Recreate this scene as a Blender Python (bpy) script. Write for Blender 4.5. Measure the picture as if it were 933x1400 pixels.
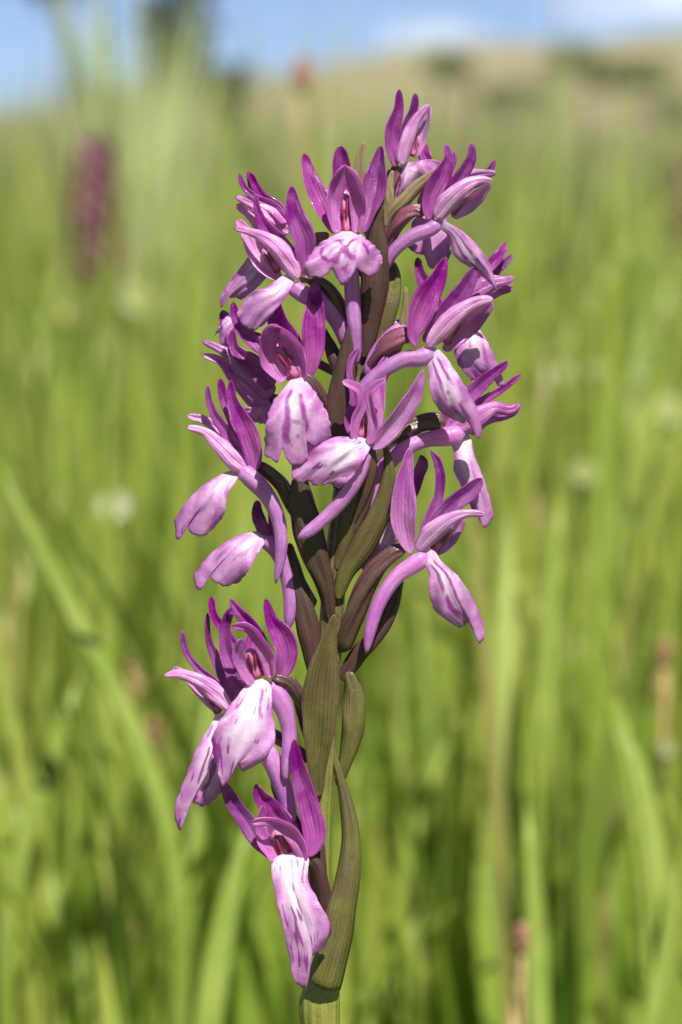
import bpy, math, random
import numpy as np
from mathutils import Vector
from math import radians, sin, cos, pi, tan, sqrt

random.seed(7)
rng = np.random.default_rng(11)
for o in list(bpy.data.objects):
    bpy.data.objects.remove(o)
scene = bpy.context.scene
col = scene.collection

# ------------------------------------------------------------------ camera
F = 0.45                 # focus distance, metres
S = 1.0e-4               # metres per photo pixel in the plane of focus
PITCH = radians(6.5)
CAMZ = 0.36 + F * tan(PITCH)
CAM = Vector((0.0, -F, CAMZ))
FWD = Vector((0, cos(PITCH), -sin(PITCH)))
UP = Vector((0, sin(PITCH), cos(PITCH)))
RIGHT = Vector((1, 0, 0))
cd = bpy.data.cameras.new('camera')
cam = bpy.data.objects.new('camera', cd)
col.objects.link(cam)
cam.location = CAM
cam.rotation_euler = (pi / 2 - PITCH, 0, 0)
cd.sensor_fit = 'VERTICAL'
cd.sensor_height = 36
cd.sensor_width = 24
cd.lens = 36 * F / (1400 * S)
cd.clip_start = 0.01
cd.clip_end = 5000
cd.dof.use_dof = True
cd.dof.focus_distance = F - 0.0015
cd.dof.aperture_fstop = cd.lens / 5.6
cd.dof.aperture_blades = 8
scene.camera = cam

# ------------------------------------------------------------------ sky and sun
SUN_EL, SUN_AZ = radians(53), radians(17)     # azimuth: from behind the camera towards the right
sdir = Vector((sin(SUN_AZ) * cos(SUN_EL), -cos(SUN_AZ) * cos(SUN_EL), sin(SUN_EL)))
w = bpy.data.worlds.new('World')
scene.world = w
w.use_nodes = True
nt = w.node_tree
nt.nodes.clear()
wo = nt.nodes.new('ShaderNodeOutputWorld')
bg = nt.nodes.new('ShaderNodeBackground')
sky = nt.nodes.new('ShaderNodeTexSky')
sky.sky_type = 'NISHITA'
sky.sun_disc = False
sky.sun_elevation = SUN_EL
sky.sun_rotation = pi - SUN_AZ
sky.altitude = 0
sky.air_density = 0.3
sky.dust_density = 0.0
sky.ozone_density = 6.0
bg.inputs[1].default_value = 0.07
tc = nt.nodes.new('ShaderNodeTexCoord')
mp = nt.nodes.new('ShaderNodeMapping')
mp.inputs['Scale'].default_value = (5, 5, 14)
mp.inputs['Location'].default_value = (1.2, 0.0, 0.07)
cn = nt.nodes.new('ShaderNodeTexNoise')
cn.inputs['Scale'].default_value = 1.3
cn.inputs['Detail'].default_value = 7
cn.inputs['Roughness'].default_value = 0.55
cr = nt.nodes.new('ShaderNodeValToRGB')
cr.color_ramp.elements[0].position = 0.54
cr.color_ramp.elements[1].position = 0.68
cm = nt.nodes.new('ShaderNodeMixRGB')
cm.inputs[2].default_value = (8.6, 8.8, 9.2, 1)
nt.links.new(tc.outputs['Generated'], mp.inputs[0])
nt.links.new(mp.outputs[0], cn.inputs[0])
nt.links.new(cn.outputs[0], cr.inputs[0])
nt.links.new(cr.outputs[0], cm.inputs[0])
sh = nt.nodes.new('ShaderNodeHueSaturation')
sh.inputs['Hue'].default_value = 0.5
sh.inputs['Saturation'].default_value = 0.82
sh.inputs['Value'].default_value = 0.8
nt.links.new(sky.outputs[0], sh.inputs['Color'])
nt.links.new(sh.outputs[0], cm.inputs[1])
nt.links.new(cm.outputs[0], bg.inputs[0])
nt.links.new(bg.outputs[0], wo.inputs[0])

sl = bpy.data.lights.new('sun', 'SUN')
sl.energy = 5.0
sl.angle = radians(0.53)
sl.color = (1.0, 0.955, 0.88)
so = bpy.data.objects.new('sun', sl)
so.rotation_euler = sdir.to_track_quat('Z', 'Y').to_euler()
so.location = (0, -2, 4)
col.objects.link(so)
scene.view_settings.view_transform = 'Standard'
scene.view_settings.look = 'None'
scene.view_settings.gamma = 1
scene.view_settings.exposure = 0.92


# ------------------------------------------------------------------ node helpers
class N:
    """small expression wrapper round a shader node tree"""
    def __init__(s, name):
        s.m = bpy.data.materials.new(name)
        s.m.use_nodes = True
        s.t = s.m.node_tree
        s.t.nodes.clear()
        s.out = s.t.nodes.new('ShaderNodeOutputMaterial')

    def put(s, sock, v):
        if isinstance(v, X):
            s.t.links.new(v.s, sock)
        elif isinstance(v, bpy.types.NodeSocket):
            s.t.links.new(v, sock)
        elif isinstance(v, (tuple, list)):
            sock.default_value = tuple(v) + ((1,) if len(v) == 3 and len(sock.default_value) == 4 else ())
        else:
            sock.default_value = v

    def node(s, typ, **kw):
        n = s.t.nodes.new(typ)
        for k, v in kw.items():
            setattr(n, k, v)
        return n

    def math(s, op, a, b=0.0, c=None, clamp=False):
        n = s.node('ShaderNodeMath', operation=op, use_clamp=clamp)
        s.put(n.inputs[0], a)
        s.put(n.inputs[1], b)
        if c is not None:
            s.put(n.inputs[2], c)
        return X(s, n.outputs[0])

    def step(s, x, a, b):                      # smoothstep
        n = s.node('ShaderNodeMapRange', interpolation_type='SMOOTHSTEP')
        s.put(n.inputs[0], x)
        n.inputs[1].default_value = a
        n.inputs[2].default_value = b
        return X(s, n.outputs[0])

    def mix(s, f, a, b):
        n = s.node('ShaderNodeMixRGB')
        s.put(n.inputs[0], f)
        s.put(n.inputs[1], a)
        s.put(n.inputs[2], b)
        return X(s, n.outputs[0])

    def noise(s, vec, scale, detail=3, rough=0.5, dist=0.0):
        n = s.node('ShaderNodeTexNoise')
        s.put(n.inputs['Vector'], vec)
        n.inputs['Scale'].default_value = scale
        n.inputs['Detail'].default_value = detail
        n.inputs['Roughness'].default_value = rough
        n.inputs['Distortion'].default_value = dist
        return X(s, n.outputs[0])

    def vec(s, x, y, z=0.0):
        n = s.node('ShaderNodeCombineXYZ')
        s.put(n.inputs[0], x)
        s.put(n.inputs[1], y)
        s.put(n.inputs[2], z)
        return X(s, n.outputs[0])

    def uv(s):
        n = s.node('ShaderNodeUVMap', uv_map='uv')
        q = s.node('ShaderNodeSeparateXYZ')
        s.t.links.new(n.outputs[0], q.inputs[0])
        return X(s, q.outputs[0]), X(s, q.outputs[1])

    def obj(s):
        return X(s, s.node('ShaderNodeTexCoord').outputs['Object'])

    def rand(s):
        return X(s, s.node('ShaderNodeObjectInfo').outputs['Random'])

    def attr(s, name):
        n = s.node('ShaderNodeAttribute', attribute_name=name)
        q = s.node('ShaderNodeSeparateColor')
        s.t.links.new(n.outputs['Color'], q.inputs[0])
        return [X(s, q.outputs[i]) for i in range(3)]

    def bump(s, h, strength, dist):
        n = s.node('ShaderNodeBump')
        n.inputs['Strength'].default_value = strength
        n.inputs['Distance'].default_value = dist
        s.put(n.inputs['Height'], h)
        return X(s, n.outputs[0])

    def finish(s, color, rough=0.5, spec=0.4, normal=None, trans=0.0, tgam=1.0, sheen=0.0):
        p = s.node('ShaderNodeBsdfPrincipled')
        s.put(p.inputs['Base Color'], color)
        s.put(p.inputs['Roughness'], rough)
        p.inputs['Specular IOR Level'].default_value = spec
        if sheen:
            p.inputs['Sheen Weight'].default_value = sheen
        if normal is not None:
            s.put(p.inputs['Normal'], normal)
        if trans:
            tr = s.node('ShaderNodeBsdfTranslucent')
            gm = s.node('ShaderNodeGamma')
            gm.inputs[1].default_value = tgam
            s.put(gm.inputs[0], color)
            s.t.links.new(gm.outputs[0], tr.inputs[0])
            mx = s.node('ShaderNodeMixShader')
            mx.inputs[0].default_value = trans
            s.t.links.new(p.outputs[0], mx.inputs[1])
            s.t.links.new(tr.outputs[0], mx.inputs[2])
            s.t.links.new(mx.outputs[0], s.out.inputs[0])
        else:
            s.t.links.new(p.outputs[0], s.out.inputs[0])
        return s.m


class X:
    def __init__(s, n, sock):
        s.n, s.s = n, sock
    def __add__(a, b): return a.n.math('ADD', a, b)
    def __radd__(a, b): return a.n.math('ADD', b, a)
    def __sub__(a, b): return a.n.math('SUBTRACT', a, b)
    def __rsub__(a, b): return a.n.math('SUBTRACT', b, a)
    def __mul__(a, b): return a.n.math('MULTIPLY', a, b)
    def __rmul__(a, b): return a.n.math('MULTIPLY', a, b)
    def __truediv__(a, b): return a.n.math('DIVIDE', a, b)
    def abs(a): return a.n.math('ABSOLUTE', a)
    def sin(a): return a.n.math('SINE', a)
    def sqrt(a): return a.n.math('SQRT', a)
    def max(a, b): return a.n.math('MAXIMUM', a, b)
    def min(a, b): return a.n.math('MINIMUM', a, b)


# ------------------------------------------------------------------ materials
def tissue_bump(n, ob, u, veins=6.0, vs=0.14):
    cells = n.noise(ob, 4200, 2, 0.7)
    broad = n.noise(ob, 620, 3, 0.55)
    pap = n.step(n.noise(ob, 5200, 0), 0.62, 0.74)
    wob = n.noise(ob, 260, 2)
    v = ((u * veins + wob * 1.2) * 6.28).sin()
    return n.bump(cells * 0.6 + broad * 0.9 + v * vs + pap * 0.5, 0.5, 0.00024), v, wob


def mat_petal(name, base, tip, pale, veincol, trans=0.56, rough=0.36):
    n = N(name)
    u, v = n.uv()
    ob = n.obj()
    nb, vein, wob = tissue_bump(n, ob, u)
    r = n.rand()
    c = n.mix(n.step(v, 0.10, 0.80), base, tip)
    blotch = n.step(n.noise(ob, 300, 5, 0.65), 0.40, 0.64)
    c = n.mix(blotch * 0.6, c, pale)
    edge = n.step((u - 0.5).abs(), 0.36, 0.5)
    c = n.mix(edge * 0.25, c, tip)
    c = n.mix(n.step(vein + wob * 1.4, 1.0, 1.7) * 0.5, c, veincol)
    c = n.mix(n.step(v, 0.972, 0.99) * n.step(r, 0.62, 0.7) * 0.8, c, (0.22, 0.085, 0.045))
    hs = n.node('ShaderNodeHueSaturation')
    n.put(hs.inputs['Hue'], 0.497 + r * 0.022)
    n.put(hs.inputs['Saturation'], 1.01 + r * 0.14)
    n.put(hs.inputs['Value'], 0.88 + r * 0.26)
    n.put(hs.inputs['Color'], c)
    spk = n.step(n.noise(ob, 4500, 1), 0.60, 0.72)
    return n.finish(hs.outputs[0], rough - spk * 0.26, 0.75, nb, trans, 0.55)


M = {}
M['sepal'] = mat_petal('sepal_tissue', (0.50, 0.155, 0.48), (0.245, 0.025, 0.25), (0.54, 0.21, 0.52), (0.24, 0.022, 0.24))
M['petal'] = mat_petal('petal_tissue', (0.70, 0.36, 0.67), (0.62, 0.27, 0.60), (0.80, 0.56, 0.78), (0.48, 0.14, 0.46), 0.42)
M['palesepal'] = mat_petal('pale_sepal_tissue', (0.58, 0.25, 0.56), (0.45, 0.12, 0.44), (0.70, 0.42, 0.68), (0.36, 0.07, 0.35), 0.46)
M['spur'] = mat_petal('spur_tissue', (0.57, 0.25, 0.58), (0.48, 0.20, 0.54), (0.66, 0.40, 0.68), (0.46, 0.15, 0.47), 0.45)
M['hood'] = mat_petal('hood_tissue', (0.62, 0.24, 0.59), (0.54, 0.17, 0.52), (0.70, 0.34, 0.67), (0.42, 0.08, 0.40), 0.5)


def mat_lip(name, mode):
    n = N(name)
    u, v = n.uv()
    ob = n.obj()
    nb, vein, wob = tissue_bump(n, ob, u, 7, 0.0)
    r = n.rand()
    sx = n.node('ShaderNodeVectorMath', operation='ADD')
    n.put(sx.inputs[0], ob)
    n.put(sx.inputs[1], n.vec(r, r * 3.1, r * 7.3))
    oc = X(n, sx.outputs[0])
    nz = n.noise(oc, 260, 3, 0.55)
    nz2 = n.noise(oc, 300, 2, 0.5, 0.4)
    s = (u - 0.5) * 2.0 + (nz - 0.5) * 0.5
    t = v + (nz2 - 0.5) * 0.26
    sa = s.abs()
    white = (1.0 - n.step(sa, 0.10, 0.80)) * (1.0 - n.step(t, 0.45, 0.98))
    neck = 1.0 - n.step(v, 0.08, 0.30)
    white = white.max(neck * 0.9)
    mott = n.noise(oc, 520, 4, 0.65)
    purple = n.mix(n.step(mott, 0.35, 0.7), (0.54, 0.20, 0.53), (0.68, 0.39, 0.67))
    c = n.mix(white * 0.92, purple, (0.76, 0.63, 0.76))
    if mode == 'loop':
        ex = (sa - 0.40) / 0.31
        ey = (t - 0.56) / 0.25
        e = (ex * ex + ey * ey).sqrt()
        loop = 1.0 - n.step((e - 1.0).abs(), 0.08, 0.26)
        gap = n.step(n.noise(oc, 420, 1), 0.40, 0.50)
        mid = (1.0 - n.step(sa, 0.03, 0.10)) * n.step(n.noise(oc, 700, 1), 0.48, 0.54) * n.step(v, 0.12, 0.2)
        dots = n.step(n.noise(oc, 900, 0), 0.66, 0.72) * (1.0 - n.step(sa, 0.2, 0.7)) * n.step(v, 0.2, 0.3)
        mark = (loop * gap).max(mid).max(dots * 0.8)
    elif mode == 'line':
        ln = (1.0 - n.step((sa - 0.32 - (t - 0.5) * 0.1).abs(), 0.05, 0.17)) * n.step(t, 0.10, 0.2) * (1.0 - n.step(t, 0.80, 0.92))
        gap = n.step(n.noise(oc, 380, 1), 0.30, 0.42)
        dots = n.step(n.noise(oc, 800, 0), 0.67, 0.73) * (1.0 - n.step(sa, 0.3, 0.8)) * n.step(v, 0.2, 0.3)
        mark = (ln * gap).max(dots * 0.6)
    elif mode == 'plain':
        dots = n.step(n.noise(n.vec(u * 8.0, v * 3.0, r * 50), 1.0, 2), 0.54, 0.68) * n.step(v, 0.12, 0.35)
        mark = dots * 0.6
        c = n.mix(n.step(v, 0.25, 0.6) * 0.55, c, purple)
    else:
        dash = n.noise(n.vec(u * 11.0, v * 5.0, r * 50), 1.0, 1)
        big = n.noise(oc, 180, 1)
        mark = n.step(dash + (big - 0.5) * 0.3, 0.59, 0.68) * n.step(v, 0.06, 0.12)
        c = n.mix(white * 0.5, c, (0.78, 0.68, 0.78))
    edge = n.step((u - 0.5).abs(), 0.42, 0.5).max(n.step(v, 0.9, 1.0))
    c = n.mix(edge * 0.4, c, (0.39, 0.09, 0.39))
    c = n.mix(mark * 0.88, c, (0.30, 0.022, 0.30))
    spk = n.step(n.noise(ob, 4500, 1), 0.60, 0.72)
    return n.finish(c, 0.38 - spk * 0.28, 0.75, nb, 0.5, 0.65)


M['lip'] = mat_lip('lip_looped', 'loop')
M['lip2'] = mat_lip('lip_spotted', 'spot')
M['lip3'] = mat_lip('lip_plain', 'plain')
M['lip4'] = mat_lip('lip_lined', 'line')


def mat_green(name, ca, cb, cc, rough=0.33, trans=0.3, purple=(0.13, 0.035, 0.065), upper=None, vn=9.0, tw=0.0, vb=0.22):
    n = N(name)
    u, v = n.uv()
    ob = n.obj()
    wob = n.noise(ob, 220, 3)
    vein = ((u * vn + v * tw + wob * 0.5) * 6.28).sin()
    cells = n.noise(ob, 4200, 2, 0.6)
    c = n.mix(n.step(n.noise(ob, 70, 4, 0.6), 0.40, 0.60), ca, cb)
    c = n.mix(n.step(v, 0.55, 1.0) * 0.5, c, cc)
    edge = n.step((u - 0.5).abs(), 0.43, 0.5)
    c = n.mix(edge * (0.0 if upper else 0.8), c, purple)
    if upper:
        c = n.mix(n.step(v + (wob - 0.5) * 0.06, 0.15, 0.24), upper, c)
    c = n.mix(n.step(vein, 0.3, 1.0) * 0.28, c, cc)
    c = n.mix(n.step(vein * -1.0, 0.4, 1.0) * 0.25, c, purple)
    c = n.mix(n.step(n.noise(ob, 1500, 3, 0.7), 0.45, 0.62) * 0.45, c, cb)
    c = n.mix(n.step(n.noise(ob, 2600, 2, 0.6), 0.58, 0.68) * 0.35, c, cc)
    c = n.mix(n.step(n.noise(ob, 900, 2, 0.6), 0.62, 0.72) * 0.35, c, purple)
    c = n.mix((1.0 - n.step((u - 0.5).abs(), 0.008, 0.03)) * 0.5, c, cb)
    nb = n.bump(cells * 0.8 + vein * vb + wob * 1.2 + n.noise(ob, 700, 3) * 0.7, 0.5, 0.00022)
    return n.finish(c, rough - n.step(n.noise(ob, 4500, 1), 0.6, 0.72) * 0.2, 0.5, nb, trans, 0.75)


M['bract'] = mat_green('bract_olive', (0.14, 0.155, 0.034), (0.105, 0.085, 0.036), (0.17, 0.155, 0.050))
M['bract_dark'] = mat_green('bract_brown', (0.075, 0.050, 0.032), (0.085, 0.040, 0.040), (0.095, 0.075, 0.040))
M['bract_tan'] = mat_green('bract_tan', (0.33, 0.27, 0.14), (0.26, 0.20, 0.12), (0.36, 0.31, 0.17), purple=(0.22, 0.09, 0.09))
M['stem'] = mat_green('stem_green', (0.19, 0.22, 0.038), (0.155, 0.17, 0.038), (0.15, 0.15, 0.040), trans=0.0, upper=(0.085, 0.060, 0.036), vn=14.0, vb=0.5)
M['ovary'] = mat_green('ovary_purple', (0.17, 0.045, 0.085), (0.11, 0.045, 0.05), (0.21, 0.07, 0.12), trans=0.0, vn=6.0, tw=1.5, vb=0.9)
M['ovary_dark'] = mat_green('ovary_brown', (0.070, 0.045, 0.030), (0.075, 0.032, 0.036), (0.105, 0.095, 0.038), trans=0.0, vn=6.0, tw=1.5, vb=0.9)


def mat_column():
    n = N('column_tissue')
    u, v = n.uv()
    ob = n.obj()
    nz = n.noise(n.vec(u * 3.0, v * 0.8, n.rand() * 20), 5, 3, 0.6)
    c = n.mix(n.step(((u * 5.0 + nz * 1.2) * 6.28).sin() + (nz - 0.5) * 2.0, 0.0, 0.7), (0.46, 0.15, 0.30), (0.22, 0.02, 0.085))
    c = n.mix(n.step(v, 0.50, 0.8) * 0.85, c, (0.52, 0.20, 0.40))
    c = n.mix((1.0 - n.step(v, 0.0, 0.25)) * 0.7, c, (0.26, 0.025, 0.04))
    return n.finish(c, 0.33, 0.5, n.bump(n.noise(ob, 2600, 2), 0.3, 0.0002), 0.12)


M['column'] = mat_column()
n = N('pollen_mass')
M['pollen'] = n.finish(n.mix(n.noise(n.obj(), 1500, 2), (0.16, 0.010, 0.05), (0.28, 0.03, 0.10)), 0.35, 0.5)


def mat_grass(name, greens, tipcol, trans=0.45):
    n = N(name)
    a, t, k = n.attr('blade')
    c = n.mix(n.step(a, 0.0, 0.55), greens[0], greens[1])
    c = n.mix(n.step(a, 0.55, 1.0), c, greens[2])
    c = n.mix(n.step(t, 0.35, 1.0) * 0.6, c, tipcol)
    c = n.mix(n.step(k, 0.90, 0.93), c, (0.34, 0.25, 0.12))
    c = n.mix(n.step(n.noise(n.obj(), 45, 3), 0.45, 0.7) * 0.25, c, greens[2])
    return n.finish(c, 0.48, 0.35, None, trans)


M['grass'] = mat_grass('grass_blades', ((0.115, 0.225, 0.020), (0.225, 0.335, 0.034), (0.37, 0.41, 0.068)), (0.35, 0.39, 0.095))
M['fargrass'] = mat_grass('far_grass', ((0.19, 0.25, 0.06), (0.27, 0.31, 0.095), (0.36, 0.36, 0.16)), (0.38, 0.37, 0.21))


def mat_simple(name, ca, cb, scale, rough=0.8, trans=0.0, bump=0.0):
    n = N(name)
    ob = n.obj()
    nz = n.noise(ob, scale, 5, 0.6)
    c = n.mix(n.step(nz, 0.35, 0.65), ca, cb)
    return n.finish(c, rough, 0.25, n.bump(nz, 0.5, bump) if bump else None, trans)


M['ground'] = mat_simple('meadow_soil', (0.075, 0.105, 0.025), (0.13, 0.16, 0.045), 3.0, 0.95)
M['hill'] = mat_simple('hill_pasture', (0.17, 0.18, 0.085), (0.27, 0.23, 0.16), 0.25, 0.95)
M['rock'] = mat_simple('rock', (0.22, 0.18, 0.14), (0.40, 0.33, 0.26), 1.2, 0.9, 0, 0.05)
M['leaf_dark'] = mat_simple('dark_foliage', (0.022, 0.040, 0.018), (0.05, 0.075, 0.028), 2.0, 0.6, 0.15)
M['leaf_mid'] = mat_simple('scrub_foliage', (0.13, 0.15, 0.06), (0.20, 0.21, 0.09), 2.0, 0.6, 0.2)
M['bark'] = mat_simple('bark', (0.06, 0.045, 0.03), (0.11, 0.08, 0.055), 6.0, 0.9)
M['white'] = mat_simple('white_petal', (0.44, 0.48, 0.32), (0.52, 0.55, 0.40), 300, 0.6, 0.2)
M['palegreen'] = mat_simple('pale_green_leaf', (0.32, 0.38, 0.15), (0.38, 0.43, 0.20), 60, 0.5, 0.2)
M['midgreen'] = mat_simple('fresh_green_leaf', (0.22, 0.31, 0.045), (0.29, 0.36, 0.07), 60, 0.45, 0.4)
M['yellow'] = mat_simple('yellow_disc', (0.5, 0.36, 0.03), (0.6, 0.45, 0.06), 900, 0.7)
M['brown'] = mat_simple('dry_seed', (0.22, 0.095, 0.055), (0.36, 0.19, 0.13), 500, 0.8)
M['straw'] = mat_simple('dry_stalk', (0.30, 0.22, 0.09), (0.40, 0.28, 0.13), 120, 0.7)
M['fardark'] = mat_simple('far_bract', (0.10, 0.06, 0.035), (0.17, 0.09, 0.06), 300, 0.5, 0.2)
M['farpurple'] = mat_simple('far_flower', (0.13, 0.045, 0.07), (0.22, 0.08, 0.125), 300, 0.5, 0.2)


# ------------------------------------------------------------------ mesh helpers
DEEP = 1.5               # the spike is about as deep as it is wide


def to_world(p):
    """photo-space array (x px, y px, depth px towards the camera) -> world metres"""
    p = np.asarray(p, float)
    dd = (p[:, 2] * DEEP + (700 - p[:, 1]) * tan(PITCH)) * S
    k = (F - dd) / F
    cx = (p[:, 0] - 466.5) * S * k
    cy = (700 - p[:, 1]) * S * k
    f = F - dd
    return np.stack([CAM.x + cx,
                     CAM.y + UP.y * cy + FWD.y * f,
                     CAM.z + UP.z * cy + FWD.z * f], 1)


def at(px, py, dist):
    """point on the ray through a photo pixel at a forward distance"""
    k = dist / F * S
    return CAM + RIGHT * ((px - 466.5) * k) + UP * ((700 - py) * k) + FWD * dist


def link(name, verts, faces, mat, parent=None, uv=None, smooth=True, mats=None, mi=None):
    me = bpy.data.meshes.new(name)
    me.from_pydata([tuple(v) for v in verts], [], faces)
    if uv is not None:
        lay = me.uv_layers.new(name='uv')
        idx = np.empty(len(me.loops), np.int32)
        me.loops.foreach_get('vertex_index', idx)
        lay.data.foreach_set('uv', np.asarray(uv, np.float32)[idx].ravel())
    for m in (mats or [mat]):
        me.materials.append(m)
    if mi is not None:
        me.polygons.foreach_set('material_index', np.asarray(mi, np.int32))
    if smooth:
        me.polygons.foreach_set('use_smooth', np.ones(len(me.polygons), bool))
    me.update()
    o = bpy.data.objects.new(name, me)
    col.objects.link(o)
    if parent is not None:
        o.parent = parent
    return o


def spline(P, n):
    """centripetal-ish Catmull-Rom through points, n samples, by chord length"""
    P = np.asarray(P, float)
    if len(P) == 2:
        t = np.linspace(0, 1, n)[:, None]
        return P[0] * (1 - t) + P[1] * t
    d = np.sqrt(((P[1:, :2] - P[:-1, :2]) ** 2).sum(1)) + 1e-6
    k = np.concatenate([[0], np.cumsum(d)])
    m = np.zeros_like(P)
    for i in range(len(P)):
        if i == 0:
            m[i] = (P[1] - P[0]) / (k[1] - k[0])
        elif i == len(P) - 1:
            m[i] = (P[-1] - P[-2]) / (k[-1] - k[-2])
        else:
            a = (P[i] - P[i - 1]) / (k[i] - k[i - 1])
            b = (P[i + 1] - P[i]) / (k[i + 1] - k[i])
            wa, wb = k[i + 1] - k[i], k[i] - k[i - 1]
            m[i] = (a * wa + b * wb) / (wa + wb)
    q = np.linspace(0, k[-1], n)
    j = np.clip(np.searchsorted(k, q, side='right') - 1, 0, len(P) - 2)
    h = (k[j + 1] - k[j])
    t = ((q - k[j]) / h)[:, None]
    h = h[:, None]
    return ((2 * t ** 3 - 3 * t ** 2 + 1) * P[j] + (t ** 3 - 2 * t ** 2 + t) * h * m[j]
            + (-2 * t ** 3 + 3 * t ** 2) * P[j + 1] + (t ** 3 - t ** 2) * h * m[j + 1])


def nrm(v):
    return v / (np.linalg.norm(v, axis=1, keepdims=True) + 1e-9)


def frame(C):
    """frame in photo space with y up: tangent, normal (towards the camera), side"""
    T = nrm(np.gradient(C, axis=0))
    Z = np.tile([0.0, 0.0, 1.0], (len(C), 1))
    Nn = nrm(Z - (Z * T).sum(1, keepdims=True) * T)
    return T, Nn, np.cross(T, Nn)


def depths(d, n):
    if isinstance(d, (int, float)):
        d = (d, d)
    return np.interp(np.linspace(0, 1, n), np.linspace(0, 1, len(d)), d)


def grid_faces(nr, nc, closed=False, off=0, flip=False):
    f = []
    for i in range(nr - 1):
        for j in range(nc if closed else nc - 1):
            a = off + i * nc + j
            b = off + i * nc + (j + 1) % nc
            q = (a, b, b + nc, a + nc)
            f.append(q[::-1] if flip else q)
    return f


def sheet(P, uvs, th):
    """closed thin body from a grid P[nr,nc,3] (photo space): lens-shaped thickness"""
    nr, nc = P.shape[:2]
    du = np.gradient(P, axis=1)
    dv = np.gradient(P, axis=0)
    nn = np.cross(du, dv)
    nn /= (np.linalg.norm(nn, axis=2, keepdims=True) + 1e-9)
    s = np.linspace(-1, 1, nc)
    t = np.linspace(0, 1, nr)
    prof = (1 - s ** 6)[None, :] * np.minimum(1, (1 - t) * 14)[:, None] * 0.8 + 0.2
    A = P + nn * (th / 2 * prof)[..., None]
    B = P - nn * (th / 2 * prof)[..., None]
    V = np.concatenate([A.reshape(-1, 3), B.reshape(-1, 3)])
    n0 = nr * nc
    f = grid_faces(nr, nc) + grid_faces(nr, nc, off=n0, flip=True)
    for i in range(nr - 1):
        a, b = i * nc, (i + 1) * nc
        f.append((a, b, b + n0, a + n0))
        a, b = i * nc + nc - 1, (i + 1) * nc + nc - 1
        f.append((b, a, a + n0, b + n0))
    for j in range(nc - 1):
        a = j
        f.append((a + 1, a, a + n0, a + 1 + n0))
        a = (nr - 1) * nc + j
        f.append((a, a + 1, a + 1 + n0, a + n0))
    U = np.concatenate([uvs.reshape(-1, 2)] * 2)
    return V, f, U


def yflip(a):
    a = np.array(a, float)
    a[..., 1] *= -1
    return a


def ribbon(name, pts, mat, parent, d=0, roll=0, cup=0.25, th=1.7, nr=26, nc=11, wave=1.0, tipround=0.10, twist=0, cap0=0.06):
    """pts: tip first, (x, y, half width) in photo pixels; d: depth from base to tip"""
    pts = pts[::-1]
    C4 = spline([(p[0], p[1], 0, p[2]) for p in pts], 200)
    # resample with denser ends
    q = (1 - np.cos(np.linspace(0, pi, nr))) / 2 * 0.55 + np.linspace(0, 1, nr) * 0.45
    ii = q * 199
    C4 = np.stack([np.interp(ii, np.arange(200), C4[:, k]) for k in range(4)], 1)
    hw = np.maximum(C4[:, 3], 0.3)
    e = np.clip((q - (1 - tipround)) / tipround, 0, 1)
    hw = hw * np.sqrt(np.maximum(0.0025, 1 - e ** 2))
    e = np.clip((cap0 - q) / cap0, 0, 1)
    hw = hw * np.sqrt(np.maximum(0.04, 1 - e ** 2))
    C = C4[:, :3].copy()
    C[:, 2] = np.interp(q, np.linspace(0, 1, 60), depths(d, 60))
    ks = np.ones(5) / 5
    C[:, 2] = np.convolve(np.pad(C[:, 2], 2, mode='edge'), ks, 'valid')
    C = yflip(C)
    T, Nn, Sd = frame(C)
    rl = np.radians(roll) + np.radians(twist) * (q - 0.3)
    N2 = Nn * np.cos(rl)[:, None] + Sd * np.sin(rl)[:, None]
    S2 = np.cross(T, N2)
    hw = hw / max(0.45, abs(cos(radians(roll))))
    s = np.linspace(-1, 1, nc)
    ph = random.uniform(0, 6.28)
    ph2 = random.uniform(0, 6.28)
    P = np.zeros((nr, nc, 3))
    for j, sj in enumerate(s):
        off = cup * hw * (sj * sj - 0.33) - 0.13 * hw * math.exp(-(sj / 0.2) ** 2) + wave * 0.15 * hw * abs(sj) ** 2 * np.sin(q * 9 + ph + sj * 2.2) \
            + wave * 0.04 * hw * np.sin(q * 17 + ph2 + sj * 4)
        ww = hw * (1 + wave * 0.05 * np.sin(q * 13 + ph2 * sj + sj) + wave * 0.02 * np.sin(q * 31 + ph * sj))
        P[:, j] = C + S2 * (sj * ww)[:, None] + N2 * off[:, None]
    uvs = np.zeros((nr, nc, 2))
    uvs[..., 0] = (s[None, :] + 1) / 2
    uvs[..., 1] = q[:, None]
    V, f, U = sheet(P, uvs, th)
    V = to_world(yflip(V))
    return link(name, V, f, mat, parent, U)


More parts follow.
